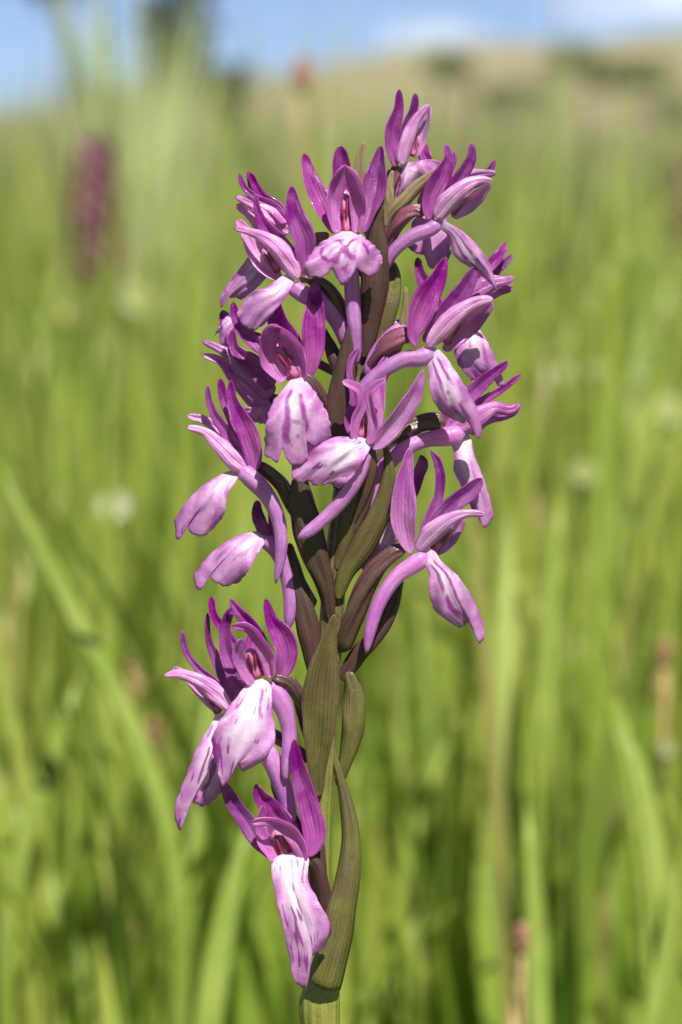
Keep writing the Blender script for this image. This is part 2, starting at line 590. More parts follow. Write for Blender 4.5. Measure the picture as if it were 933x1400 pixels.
def tube(name, pts, mat, parent, d=0, nr=26, ns=14, flat=1.0, round0=0.04, round1=0.05, ridge=0.0):
    """pts: (x, y, radius)"""
    C4 = spline([(p[0], p[1], 0, p[2]) for p in pts], nr)
    q = np.linspace(0, 1, nr)
    C = C4[:, :3].copy()
    C[:, 2] = depths(d, nr)
    C = yflip(C)
    T, Nn, Sd = frame(C)
    r = np.maximum(C4[:, 3], 0.4)
    V, U = [], []
    for i in range(nr):
        k = 1.0
        if q[i] < round0:
            k = sqrt(max(0.05, 1 - (1 - q[i] / round0) ** 2))
        if q[i] > 1 - round1:
            k = sqrt(max(0.05, 1 - ((q[i] - 1 + round1) / round1) ** 2))
        for j in range(ns):
            a = 2 * pi * j / ns
            rr = r[i] * k * (1 + ridge * sin(3 * a + q[i] * 7))
            V.append(C[i] + Sd[i] * (cos(a) * rr) + Nn[i] * (sin(a) * rr * flat / DEEP))
            U.append((j / ns, q[i]))
    f = grid_faces(nr, ns, True)
    f.append(tuple(range(ns))[::-1])
    f.append(tuple((nr - 1) * ns + j for j in range(ns)))
    V = to_world(yflip(np.array(V)))
    return link(name, V, f, mat, parent, U)


def coons(name, left, right, bottom, mat, parent, d=(0, 0, 0), bulge=8, slant=0, th=1.3, nr=34, nc=57, wave=1.0, fold=0.0):
    """lip: left and right edges from base to end, bottom margin from left end to right end"""
    # tuck the base up and back into the throat
    a0, b0 = np.array(left[0], float), np.array(right[0], float)
    m0 = (a0 + b0) / 2
    m1 = (np.array(left[1], float) + np.array(right[1], float)) / 2
    back = (m0 - m1) / (np.linalg.norm(m0 - m1) + 1e-6) * 7
    left = [tuple(m0 + (a0 - m0) * 0.6 + back)] + list(left)
    right = [tuple(m0 + (b0 - m0) * 0.6 + back)] + list(right)
    d = (d[0] - 9, d[0] + 2) + tuple(d[1:]) if len(d) == 2 else (d[0] - 9, (d[0] + d[1]) / 2, d[1], (d[1] + d[2]) / 2 + 2, d[2])
    L = spline([tuple(p) + (0,) for p in left], nr)[:, :2]
    R = spline([tuple(p) + (0,) for p in right], nr)[:, :2]
    B = spline([tuple(p) + (0,) for p in [left[-1]] + list(bottom) + [right[-1]]], nc)[:, :2]
    A = np.linspace(left[0], right[0], nc)
    t = np.linspace(0, 1, nr)[:, None, None]
    s = np.linspace(0, 1, nc)[None, :, None]
    chord = (1 - s[0]) * L[-1] + s[0] * R[-1]
    mc = (L + R) / 2
    L, R = mc + (L - mc) * 1.05, mc + (R - mc) * 1.05
    P2 = (1 - s) * L[:, None] + s * R[:, None] + t ** 3 * (B - chord)[None]
    ss = (np.linspace(-1, 1, nc))[None, :]
    tt = np.linspace(0, 1, nr)[:, None]
    ph = random.uniform(0, 6.28)
    dd = np.interp(np.linspace(0, 1, nr), np.linspace(0, 1, 40),
                   np.convolve(np.pad(depths(d, 40), 4, mode='edge'), np.ones(9) / 9, 'valid'))[:, None]
    wave = wave * min(1.2, 0.010 * float(np.linalg.norm(L - R, axis=1).max()))
    bulge *= 0.3
    z = dd + bulge * (1 - ss ** 2) * np.minimum(1, 2.5 * tt) + slant * ss
    z = z + wave * 3.4 * np.abs(ss) ** 2.5 * np.sin(tt * 11 + ph + ss * 2) * np.minimum(1, tt * 2)
    z = z + wave * 2.4 * np.sin(ss * 7 + ph * 2) * tt ** 2.5 + wave * 1.0 * np.sin(tt * 12 + ss * 9 + ph) * np.minimum(1, np.maximum(0, tt - 0.2) * 3)
    z = z - fold * np.exp(-(ss / 0.16) ** 2) * np.sin(tt * pi)
    # crenulate the margin slightly
    jit = 1.3 * wave * np.sin(np.linspace(0, 1, nc) * 31 + ph) + 1.0 * wave * np.sin(np.linspace(0, 1, nc) * 71 + 2 * ph)
    P2 = P2.copy()
    fr = (np.sin(np.linspace(0, 1, nr) * 37 + ph) + 0.7 * np.sin(np.linspace(0, 1, nr) * 61 + 3 * ph))[:, None] * wave * 0.9 * np.sign(ss) * np.abs(ss) ** 5 * np.minimum(1, tt * 3)
    P2[..., 0] += fr * np.where((R[:, 0] >= L[:, 0])[:, None], 1, -1)
    P2[..., 1] += (tt ** 6) * jit[None, :]
    P = np.concatenate([P2, z[..., None]], 2)
    P = yflip(P)
    uvs = np.zeros((nr, nc, 2))
    uvs[..., 0] = (ss + 1) / 2
    uvs[..., 1] = tt
    # rows run downwards on the page, so reverse rows for outward normals
    P = P[:, ::-1]
    uvs = uvs[:, ::-1]
    V, f, U = sheet(P, uvs, th)
    V = to_world(yflip(V))
    return link(name, V, f, mat, parent, U)


def column(parent, base, top, r, d):
    """anther and stigma under the hood: swollen tube with two pollen masses"""
    x0, y0 = base
    x1, y1 = top
    r = r * 1.08
    d = tuple(q - 8 for q in d)
    pts = [(x0, y0, r * 1.0), (x0 * .7 + x1 * .3, y0 * .7 + y1 * .3, r * 0.86), (x0 * .4 + x1 * .6, y0 * .4 + y1 * .6, r * 0.95),
           (x1, y1, r * 0.7)]
    o = tube('column', pts, M['column'], parent, d=d, nr=18, ns=14, flat=0.75, round0=0.1, round1=0.22)
    me = o.data
    ax = np.array([x1 - x0, y1 - y0], float)
    ln = np.linalg.norm(ax)
    ax /= ln
    sd = np.array([-ax[1], ax[0]])
    verts = [tuple(v.co) for v in me.vertices]
    faces = [tuple(p.vertices) for p in me.polygons]
    mi = [0] * len(faces)
    uv = [(0.0, 0.0)] * len(verts)
    for l in me.loops:
        uv[l.vertex_index] = tuple(me.uv_layers['uv'].data[l.index].uv)
    dt = d[1] if isinstance(d, (tuple, list)) else d
    db = d[0] if isinstance(d, (tuple, list)) else d
    for k in (-1, 1):
        nr, ns = 9, 8
        off = len(verts)
        pv = []
        for i in range(nr):
            q = i / (nr - 1)
            c = np.array([x0, y0]) + ax * ln * (0.34 + 0.52 * q) + sd * k * r * (0.20 + 0.20 * q)
            z = db + (dt - db) * (0.34 + 0.5 * q) + r * 0.60
            rr = r * 0.15 * sqrt(max(0.02, 1 - (2 * q - 1) ** 2))
            for j in range(ns):
                a = 2 * pi * j / ns
                pv.append((c[0] + sd[0] * cos(a) * rr, c[1] + sd[1] * cos(a) * rr, z + sin(a) * rr))
        pw = to_world(np.array(pv))
        verts += [tuple(v) for v in pw]
        uv += [(0.5, 0.5)] * len(pw)
        nf = grid_faces(nr, ns, True, off)
        faces += nf
        mi += [1] * len(nf)
    bpy.data.objects.remove(o)
    bpy.data.meshes.remove(me)
    return link('column', verts, faces, None, parent, uv, mats=[M['column'], M['pollen']], mi=mi)


def tag(o, label, cat, group=None, kind=None):
    o['label'] = label
    o['category'] = cat
    if group:
        o['group'] = group
    if kind:
        o['kind'] = kind
    return o


def struct(o):
    o['kind'] = 'structure'
    return o


# ------------------------------------------------------------------ ground and hill
def polar_sheet(name, radii, nang, height, mat, a0=0, a1=2 * pi):
    V, f = [], []
    full = abs(a1 - a0 - 2 * pi) < 1e-6
    for r in radii:
        for k in range(nang):
            a = a0 + (a1 - a0) * k / (nang if full else nang - 1)
            x, y = r * sin(a), r * cos(a)
            V.append((x, y, height(x, y)))
    f = grid_faces(len(radii), nang, full, flip=True)
    return link(name, V, f, mat)


def ground_h(x, y):
    r = sqrt(x * x + y * y)
    b = 0.02 * sin(x * 1.3 + 1) * sin(y * 1.1) * min(1, max(0, (r - 1.0) / 2))
    return b - (0.0 if r < 60 else (r - 60) * 0.012)


g = polar_sheet('ground', [0.001] + [0.5 * 1.28 ** i for i in range(34)], 72, ground_h, M['ground'])
struct(g)


def hill_h(x, y):
    # broad pasture slope behind the meadow, higher to the right
    u = (y - 40) / 90
    rise = max(0, min(1, u))
    rise = rise * rise * (3 - 2 * rise)
    side = 1 / (1 + math.exp(-(x + 2.0) / 8.0))
    n_ = 0.35 * sin(x * 0.23 + 1.0) + 0.25 * sin(x * 0.6 + y * 0.1) + 0.12 * sin(x * 1.7 + y * 0.3)
    fall = 1 - max(0, (y - 150) / 120) ** 2
    return -1.2 + rise * (2.0 + 4.2 * side + n_ * 0.55) * max(0, fall)


V = []
xs = np.linspace(-120, 140, 131)
ys = np.linspace(30, 255, 76)
for y in ys:
    for x in xs:
        V.append((x, y, hill_h(x, y)))
hill = link('hill', V, grid_faces(len(ys), len(xs)), M['hill'])
struct(hill)


# ------------------------------------------------------------------ the orchid
orchid = bpy.data.objects.new('marsh_orchid', None)
col.objects.link(orchid)
tag(orchid, 'tall sharp magenta orchid spike with many spotted flowers on a green stem', 'orchid')

stem_pts = [(532, 232, 5), (522, 320, 9), (510, 400, 11), (496, 500, 13), (480, 600, 14), (467, 700, 15), (457, 800, 16),
            (450, 900, 17), (445, 1000, 17), (440, 1100, 16), (437, 1200, 17), (440, 1300, 21), (440, 1352, 25), (439, 1356, 26),
            (439, 1420, 26), (438, 2000, 27), (430, 3000, 29), (424, 4330, 30)]
tube('stem', stem_pts, M['stem'], orchid, d=0, nr=220, ns=18, round0=0.002, round1=0.001)

P3 = M['petal']
SE = M['sepal']
PS = M['palesepal']
SP = M['spur']


def flower(ovary, d, mat='ovary'):
    return tube('flower', ovary, M[mat], orchid, d=d, nr=24, ns=18, ridge=0.13)


def sep(f, pts, d, roll=0, cup=0.4, m=SE, **k):
    pts = [(p[0], p[1], p[2] * 1.1) for p in pts]
    return ribbon('sepal', pts, m, f, d, roll, cup, **k)


def pet(f, pts, d, roll=0, cup=0.35, m=P3, **k):
    pts = [(p[0], p[1], p[2] * 1.1) for p in pts]
    return ribbon('petal', pts, m, f, d, roll, cup, **k)


def spur(f, pts, d, **k):
    k.setdefault('round1', 0.12)
    return tube('spur', [(p[0], p[1], p[2] * 0.88) for p in pts], SP, f, d=d, **k)


# A: topmost front-facing flower
f = flower([(474, 322, 7), (488, 340, 8), (505, 372, 7), (508, 400, 6)], (26, 20, 8))
sep(f, [(416, 209, 4), (419, 226, 7), (429, 254, 11), (442, 285, 11), (457, 319, 4)], (28, 22, 14), 18)
sep(f, [(521, 199, 4), (519, 218, 8), (516, 239, 13), (512, 264, 14), (506, 290, 9), (497, 319, 3)], (28, 22, 14), -18)
sep(f, [(466, 199, 6), (467, 226, 11), (469, 255, 13), (471, 300, 9)], (22, 20, 24), 0)
pet(f, [(473, 225, 3), (465, 240, 8), (457, 264, 10), (455, 292, 9), (461, 319, 5)], (32, 36, 46), 32, 0.45, m=M['hood'])
pet(f, [(471, 226, 3), (481, 240, 8), (491, 264, 10), (491, 292, 9), (486, 319, 5)], (32, 36, 45), -32, 0.45, m=M['hood'])
column(f, (473, 321), (470, 258), 11, (32, 30))
coons('lip', [(455, 323), (440, 332), (424, 352), (416, 370)], [(497, 324), (508, 334), (518, 346), (521, 358)],
      [(424, 378), (434, 380), (445, 377), (454, 370), (462, 382), (471, 389), (479, 381), (487, 367), (497, 376), (507, 376), (517, 369)],
      M['lip'], f, (36, 48, 50), 10, fold=1)
spur(f, [(474, 330, 9), (480, 372, 12), (483, 420, 12), (486, 460, 10), (487, 500, 8)], (30, 22, 24, 18))

# B: uppermost flower, hood turned right
f = flower([(544, 226, 7), (540, 240, 8), (534, 262, 7), (528, 300, 6)], (6, 4, 0))
sep(f, [(546, 122, 4), (545, 149, 6), (538, 174, 10), (536, 200, 9), (541, 228, 4)], (12, 16, 16), 15)
sep(f, [(568, 127, 4), (566, 149, 5), (557, 169, 6), (550, 190, 6), (548, 222, 4)], (6, 4, 8), 10)
pet(f, [(588, 142, 3), (571, 161, 6), (561, 182, 8), (554, 203, 9), (549, 225, 6)], (14, 18, 16), 12, -0.3)
pet(f, [(588, 144, 3), (582, 167, 7), (575, 190, 8), (566, 215, 6)], (4, 4, 10), -30, 0.3)
column(f, (564, 214), (569, 182), 7, (10, 10))
coons('lip', [(548, 240), (545, 262), (545, 290)], [(560, 222), (590, 219), (614, 228)], [(572, 262), (600, 252)], M['lip3'], f, (10, 12, -4), 12)
spur(f, [(548, 236, 9), (543, 262, 9), (538, 300, 8)], (2, -4, -6))

# B2: flower behind the top, only tips show
f = flower([(585, 240, 7), (565, 262, 8), (538, 290, 7)], (-22, -18, -6))
sep(f, [(580, 196, 5), (581, 212, 8), (586, 240, 6)], (-20, -24), 0)
sep(f, [(622, 208, 3), (618, 222, 6), (606, 240, 7), (590, 250, 5)], (-20, -24), 0)
sep(f, [(677, 219, 3), (671, 231, 4), (655, 246, 7), (620, 256, 7)], (-20, -22), 0)
pet(f, [(679, 237, 4), (660, 238, 6), (640, 241, 8), (612, 250, 8), (592, 250, 5)], (-16, -12, -12), 15, -0.2)
coons('lip', [(585, 246), (566, 300), (560, 338)], [(606, 250), (612, 300), (616, 345)],
      [(568, 346), (578, 348), (590, 368), (602, 358), (611, 356)], M['lip3'], f, (-30, -34, -30), 6)

# C: right-hand flower of the top tier
f = flower([(582, 293, 8), (570, 288, 9), (557, 293, 10), (543, 308, 9), (524, 345, 8)], (20, 16, 2))
sep(f, [(609, 197, 4), (613, 213, 5), (605, 238, 12), (592, 264, 12), (586, 290, 7), (587, 301, 3)], (24, 30, 26), 14)
sep(f, [(644, 195, 4), (645, 213, 6), (637, 231, 8), (621, 254, 9), (604, 275, 7), (592, 296, 4)], (18, 16, 20), 10)
pet(f, [(674, 247, 4), (655, 247, 6), (632, 258, 10), (614, 276, 13), (596, 298, 8)], (26, 34, 26), 10, -0.35)
pet(f, [(670, 250, 4), (655, 266, 8), (640, 280, 9), (618, 296, 6)], (12, 10, 20), 25, 0.4)
column(f, (616, 292), (640, 262), 8, (20, 20))
coons('lip', [(597, 306), (614, 324), (622, 349), (645, 367), (664, 381)], [(609, 303), (634, 318), (655, 339), (669, 360), (677, 384)],
      [(672, 388), (680, 399)], M['lip4'], f, (24, 34, 22), 8, slant=4)
spur(f, [(602, 303, 10), (590, 312, 12), (562, 324, 11), (540, 342, 10), (524, 368, 9), (516, 395, 7)], (20, 20, 16, 14))

# D1: rear flower of the upper left pair
f = flower([(398, 318, 7), (425, 330, 8), (470, 352, 7), (505, 380, 6)], (-22, -14, -4))
sep(f, [(327, 237, 3), (335, 257, 4), (349, 270, 5), (370, 281, 7), (393, 304, 7)], (-14, -16, -20), 0)
sep(f, [(342, 235, 4), (349, 254, 5), (362, 270, 6), (378, 284, 8), (398, 312, 6)], (-24, -28, -26), 0)
pet(f, [(322, 269, 3), (346, 279, 8), (370, 294, 13), (396, 318, 10)], (-18, -14, -22), 0, -0.3)
pet(f, [(323, 280, 4), (340, 289, 8), (362, 306, 13), (388, 326, 10)], (-26, -30, -30), 0, 0.2)
sep(f, [(339, 234, 3), (348, 262, 5), (372, 285, 6), (396, 312, 6)], (-30, -32, -30), 0)
coons('lip', [(348, 344), (330, 366), (310, 392), (301, 408)], [(374, 352), (367, 374), (352, 392), (331, 410)],
      [(303, 421), (309, 409), (320, 407)], M['lip3'], f, (-16, -6, -16), 8)
spur(f, [(385, 330, 9), (410, 360, 10), (440, 400, 10), (455, 430, 8)], (-26, -22, -14))

# D2: front flower of the upper left pair
f = flower([(408, 378, 7), (425, 380, 8), (446, 391, 8), (466, 420, 8), (480, 455, 6)], (18, 20, 8), 'ovary_dark')
sep(f, [(399, 254, 4), (400, 277, 9), (407, 303, 13), (416, 329, 14), (417, 354, 11), (412, 380, 4)], (18, 26, 20), 8)
sep(f, [(350, 265, 4), (352, 285, 4), (360, 306, 8), (375, 324, 10), (391, 342, 9), (406, 372, 5)], (14, 12, 10), 0)
pet(f, [(320, 312, 4), (342, 317, 5), (362, 325, 8), (383, 343, 12), (399, 366, 11), (408, 382, 5)], (24, 28, 18), -6, -0.35)
pet(f, [(324, 300, 4), (338, 320, 8), (348, 342, 11), (362, 364, 10), (384, 382, 6)], (8, 4, 10), 20, 0.3)
column(f, (382, 372), (360, 338), 8, (16, 15))
coons('lip', [(384, 379), (368, 391), (343, 402), (324, 430)], [(402, 384), (392, 404), (376, 424), (361, 443)],
      [(330, 442), (345, 452)], M['lip3'], f, (24, 36, 28), 8)
spur(f, [(398, 390, 13), (415, 402, 14), (440, 414, 14), (462, 440, 13), (478, 480, 10)], (18, 18, 14, 12))

# E: left-centre front-facing flower
f = flower([(408, 514, 8), (424, 522, 10), (440, 545, 9), (460, 575, 8)], (26, 22, 6), 'ovary_dark')
sep(f, [(432, 382, 4), (430, 412, 10), (429, 440, 15), (429, 467, 14), (427, 495, 9), (423, 517, 4)], (26, 32, 26), 6)
sep(f, [(365, 392, 5), (370, 412, 11), (378, 434, 12), (386, 462, 20), (396, 490, 20), (405, 515, 12)], (22, 22, 32), 0)
sep(f, [(319, 412, 4), (322, 431, 6), (328, 447, 7), (340, 459, 9), (356, 474, 9), (384, 505, 6)], (24, 22, 20), 0)
pet(f, [(384, 447, 5), (372, 452, 11), (365, 472, 12), (371, 498, 12), (388, 522, 7)], (32, 36, 54), 30, 0.45, m=M['hood'])
pet(f, [(366, 449, 5), (385, 456, 10), (400, 472, 11), (410, 495, 10), (414, 522, 6)], (32, 36, 54), -28, 0.45, m=M['hood'])
column(f, (407, 518), (378, 470), 13, (34, 38))
coons('lip', [(391, 528), (374, 551), (366, 580), (364, 621)], [(419, 522), (436, 546), (448, 572), (451, 596)],
      [(371, 627), (381, 631), (387, 615), (394, 629), (409, 638), (420, 630), (416, 601), (430, 612), (441, 606)],
      M['lip4'], f, (38, 56, 52), 12, fold=1.5)
spur(f, [(402, 530, 9), (412, 560, 11), (424, 600, 10), (430, 640, 7)], (28, 18, 24, 26))

# F: rear flower left of E
f = flower([(368, 545, 8), (395, 552, 9), (440, 570, 8), (470, 590, 7)], (-16, -10, 0), 'ovary_dark')
sep(f, [(318, 450, 4), (320, 473, 6), (332, 488, 10), (348, 500, 13), (372, 530, 10)], (-8, -8, -12), 0)
pet(f, [(277, 466, 4), (304, 479, 6), (337, 504, 14), (372, 542, 12)], (-14, -10, -16), 0, -0.3, m=PS)
pet(f, [(277, 485, 4), (301, 493, 6), (326, 516, 12), (352, 545, 14), (376, 562, 8)], (-18, -18, -22), 0, 0.3, m=PS)
sep(f, [(304, 424, 5), (310, 440, 8), (318, 470, 7), (345, 515, 6)], (-20, -22, -24), 0)
coons('lip', [(342, 556), (332, 562), (332, 568)], [(372, 560), (372, 574), (366, 580)], [(340, 574), (352, 578)], M['lip3'], f, (-14, -12, -16), 5)
spur(f, [(360, 556, 12), (385, 570, 12), (410, 600, 11), (425, 650, 8)], (-14, -8, -2))

# F2: lip with thin points beyond F
f = flower([(330, 452, 5), (380, 470, 6), (440, 500, 6), (480, 520, 5)], (-34, -24, -6))
coons('lip', [(316, 428), (303, 440), (294, 459)], [(326, 432), (318, 452), (314, 470)], [(299, 455), (302, 470), (308, 474)], M['lip3'], f, (-26, -22, -26), 4)

# G: left flower of the middle tier
f = flower([(350, 636, 8), (366, 644, 9), (384, 660, 10), (398, 690, 9), (425, 740, 8)], (10, 10, 4), 'ovary_dark')
sep(f, [(284, 527, 3), (286, 548, 4), (296, 571, 6), (313, 596, 8), (335, 628, 8)], (14, 16, 18), 0)
sep(f, [(301, 517, 4), (306, 543, 6), (318, 571, 8), (338, 612, 8)], (4, 0, 0), 0)
sep(f, [(316, 519, 4), (317, 543, 6), (328, 571, 11), (342, 601, 13), (347, 629, 10), (344, 648, 4)], (16, 22, 18), 4)
pet(f, [(256, 568, 4), (276, 573, 5), (298, 586, 7), (320, 606, 8), (340, 635, 7)], (8, 6, 2), 0, 0.2)
pet(f, [(255, 584, 4), (281, 591, 6), (301, 610, 10), (322, 630, 12), (342, 648, 6)], (16, 20, 14), 0, -0.3)
coons('lip', [(324, 655), (311, 675), (305, 704), (292, 721)], [(314, 644), (287, 658), (258, 684), (240, 710)],
      [(284, 729), (270, 733), (259, 727), (256, 712), (249, 720), (247, 737), (243, 737), (241, 724)], M['lip3'], f, (14, 26, 16), 8, slant=-5)
spur(f, [(328, 640, 13), (345, 655, 15), (366, 678, 13), (382, 715, 11), (384, 760, 9), (377, 798, 4)], (14, 18, 20, 18))

# H: lower left flower, shaded hood and hanging lip
f = flower([(366, 735, 8), (385, 752, 9), (405, 790, 9), (430, 830, 8)], (-4, -2, 2), 'ovary_dark')
sep(f, [(352, 684, 4), (352, 700, 7), (358, 720, 8), (368, 742, 5)], (-8, -6, -4), 0)
sep(f, [(374, 676, 4), (376, 700, 8), (374, 740, 6)], (-10, -16), 0)
pet(f, [(348, 696, 3), (356, 712, 7), (368, 738, 6)], (-4, 0), 0, -0.2, m=SE)
coons('lip', [(362, 742), (350, 760), (340, 778), (326, 796)], [(356, 726), (326, 733), (292, 755), (266, 786)],
      [(318, 799), (306, 801), (292, 795), (282, 782), (277, 790), (277, 805), (272, 806), (267, 797)], M['lip3'], f, (2, 16, 8), 8, slant=-5)
spur(f, [(360, 736, 12), (378, 752, 13), (390, 780, 11), (397, 815, 11), (396, 845, 9), (394, 862, 5)], (0, 2, 6))

# I: small flower in the centre
f = flower([(505, 612, 8), (508, 635, 9), (500, 680, 9), (480, 730, 8)], (34, 24, 10), 'ovary_dark')
sep(f, [(579, 505, 3), (568, 537, 9), (550, 566, 12), (530, 591, 12), (509, 614, 6)], (42, 46, 48), 10, m=PS)
sep(f, [(529, 485, 3), (522, 505, 7), (519, 543, 7), (515, 580, 7), (507, 608, 5)], (36, 34, 28), 0, m=PS)
sep(f, [(493, 475, 2), (482, 488, 4), (478, 507, 4), (484, 542, 5), (480, 585, 7), (492, 606, 4)], (38, 36, 26), 0)
pet(f, [(468, 521, 4), (478, 525, 5), (492, 534, 6), (496, 550, 6), (486, 575, 6), (484, 602, 5)], (46, 50, 56), 20, 0.4, m=M['hood'])
pet(f, [(527, 519, 4), (516, 526, 5), (505, 538, 6), (506, 555, 6), (512, 580, 6), (505, 608, 5)], (46, 50, 56), -20, 0.4, m=M['hood'])
column(f, (494, 600), (495, 555), 9, (44, 46))
coons('lip', [(484, 598), (460, 598), (425, 618), (401, 638)], [(506, 612), (494, 632), (480, 652), (462, 667)],
      [(402, 656), (410, 661), (421, 658), (432, 664), (446, 661)], M['lip2'], f, (48, 60, 52), 10, slant=2, fold=-4)
spur(f, [(500, 616, 11), (492, 645, 12), (470, 682, 11), (440, 712, 10), (420, 728, 9), (407, 736, 6)], (42, 44, 42, 44))

# J: right front flower of the second tier
f = flower([(566, 462, 9), (556, 459, 11), (538, 467, 14), (520, 485, 12), (500, 520, 9)], (30, 24, 8))
sep(f, [(610, 351, 4), (600, 378, 10), (585, 404, 16), (572, 436, 14), (566, 462, 7), (570, 474, 4)], (34, 40, 34), 8)
sep(f, [(650, 365, 6), (639, 389, 10), (622, 412, 12), (602, 436, 10), (580, 468, 5)], (28, 26, 30), 6)
pet(f, [(675, 409, 5), (650, 414, 8), (626, 430, 11), (605, 450, 12), (585, 474, 6)], (36, 44, 38), 8, -0.35)
pet(f, [(673, 413, 5), (646, 440, 12), (626, 462, 9), (606, 478, 5)], (24, 20, 32), 20, 0.4, m=M['hood'])
column(f, (608, 470), (634, 428), 9, (32, 34))
coons('lip', [(581, 484), (586, 504), (590, 537), (605, 564), (634, 580)], [(602, 480), (622, 507), (639, 536), (654, 565), (658, 582)],
      [(641, 572), (647, 578), (650, 592), (654, 600), (658, 594)], M['lip4'], f, (34, 46, 36), 10, slant=3)
spur(f, [(592, 478, 12), (580, 488, 14), (555, 491, 13), (528, 504, 12), (500, 528, 11), (480, 560, 7)], (30, 28, 26, 22))

# J2: rear flower whose pale spur curves past the stem
f = flower([(640, 440, 6), (600, 445, 8), (560, 440, 8), (525, 455, 8), (500, 490, 6)], (-14, -2, 8), 'ovary_dark')
spur(f, [(590, 440, 8), (560, 443, 10), (536, 456, 9), (512, 485, 9), (500, 515, 7)], (8, 18, 16))
sep(f, [(571, 352, 4), (575, 375, 7), (588, 400, 9), (605, 430, 8)], (2, 6), 0)
sep(f, [(692, 331, 4), (684, 347, 6), (668, 365, 8), (648, 390, 8), (630, 420, 6)], (2, 4, -4), 0)
sep(f, [(701, 348, 3), (688, 362, 5), (668, 380, 7), (645, 410, 6)], (-8, -10, -14), 0)
pet(f, [(703, 379, 4), (690, 384, 6), (670, 388, 11), (645, 404, 13), (622, 428, 8)], (0, 6, 2), 0, -0.3, m=PS)
pet(f, [(702, 394, 4), (688, 396, 6), (668, 402, 10), (640, 425, 9)], (-10, -8, -6), 0, 0.2, m=PS)
# its lip hangs behind J
coons('lip', [(628, 444), (622, 470), (626, 494), (646, 520)], [(652, 446), (668, 472), (680, 500), (690, 527)],
      [(660, 516), (672, 508), (682, 528)], M['lip3'], f, (-10, -4, -10), 8)

# L: flower on the right below J
f = flower([(612, 578, 9), (600, 577, 12), (576, 580, 12), (543, 598, 12), (515, 640, 10)], (-2, 4, 4), 'ovary_dark')
sep(f, [(695, 494, 4), (675, 511, 7), (650, 532, 10), (622, 562, 10), (606, 584, 6)], (2, 2, 0), 0)
sep(f, [(713, 511, 3), (690, 530, 4), (664, 546, 6), (636, 566, 8), (612, 588, 6)], (-4, -6, -8), 0)
pet(f, [(712, 553, 5), (698, 561, 6), (678, 557, 8), (656, 568, 12), (630, 584, 12), (610, 592, 6)], (2, 8, 2), 0, -0.3, m=PS)
pet(f, [(710, 560, 3), (696, 566, 6), (674, 570, 7), (640, 590, 8)], (-8, -8, -4), 0, 0.2, m=PS)
coons('lip', [(616, 600), (622, 620), (621, 640), (633, 668), (648, 700)], [(640, 594), (648, 622), (660, 652), (670, 684), (675, 705)],
      [(652, 698), (656, 712), (663, 722), (670, 714)], M['lip3'], f, (-2, 6, 0), 8)
spur(f, [(636, 592, 14), (610, 597, 15), (585, 601, 12), (556, 612, 12), (530, 634, 13), (508, 680, 11), (500, 715, 6)], (2, 6, 10, 12))

# L2: shaded flower behind the stem
f = flower([(548, 700, 7), (520, 712, 8), (490, 740, 7), (468, 770, 6)], (-26, -16, -4), 'ovary_dark')
coons('lip', [(526, 690), (508, 728), (491, 764)], [(556, 694), (552, 728), (530, 752)], [(496, 778), (505, 784), (512, 772), (522, 764)], M['lip3'], f, (-24, -22, -28), 5)
sep(f, [(575, 622, 3), (578, 630, 6), (572, 650, 8), (552, 700, 6)], (-26, -30), 0)

# M: lower right flower
f = flower([(556, 752, 7), (548, 752, 9), (524, 769, 12), (500, 802, 14), (482, 845, 14), (468, 892, 10)], (26, 24, 18, 6), 'ovary_dark')
sep(f, [(560, 612, 4), (557, 638, 8), (553, 666, 13), (551, 697, 16), (554, 728, 13), (562, 757, 5)], (28, 34, 28), 6, m=PS)
sep(f, [(588, 616, 2), (597, 628, 5), (602, 645, 6), (600, 677, 6), (589, 705, 7), (574, 742, 5)], (22, 18, 16), 0)
sep(f, [(660, 654, 5), (644, 671, 10), (621, 688, 11), (599, 711, 10), (574, 744, 5)], (24, 20, 18), 0)
pet(f, [(664, 703, 4), (641, 702, 5), (613, 711, 9), (590, 731, 13), (570, 752, 6)], (30, 38, 32), 6, -0.35)
pet(f, [(634, 708, 4), (622, 728, 8), (604, 748, 8), (588, 758, 4)], (18, 16, 20), 15, 0.3, m=PS)
column(f, (592, 754), (618, 720), 8, (26, 28))
coons('lip', [(573, 760), (587, 783), (588, 808), (597, 836), (619, 852)], [(594, 754), (603, 767), (624, 786), (641, 811), (655, 839), (662, 862)],
      [(632, 859), (642, 850), (650, 852), (651, 866), (656, 880), (661, 874)], M['lip4'], f, (30, 42, 34), 10, slant=3)
spur(f, [(585, 758, 12), (572, 768, 14), (545, 786, 12), (522, 818, 11), (506, 864, 9), (501, 894, 5)], (26, 28, 28, 26))

# N: lower left front-facing flower
f = flower([(372, 930, 9), (394, 934, 10), (412, 955, 10), (428, 1000, 8)], (28, 20, 6), 'ovary_dark')
sep(f, [(363, 818, 4), (371, 846, 8), (386, 871, 14), (392, 897, 14), (385, 923, 8), (378, 936, 4)], (26, 32, 30), 6)
sep(f, [(315, 819, 4), (330, 841, 7), (347, 862, 10), (352, 890, 17), (358, 920, 14)], (22, 22, 28), 0)
sep(f, [(325, 826, 4), (311, 845, 6), (308, 878, 8), (318, 912, 11), (330, 940, 9), (350, 944, 4)], (20, 18, 16), 0)
pet(f, [(317, 856, 4), (336, 857, 6), (356, 877, 8), (367, 902, 9), (370, 928, 6)], (34, 42, 56), -22, 0.4, m=M['hood'])
pet(f, [(331, 873, 5), (325, 890, 7), (329, 912, 7), (345, 936, 5)], (32, 36, 48), 28, 0.4, m=M['hood'])
column(f, (352, 928), (342, 886), 11, (34, 40))
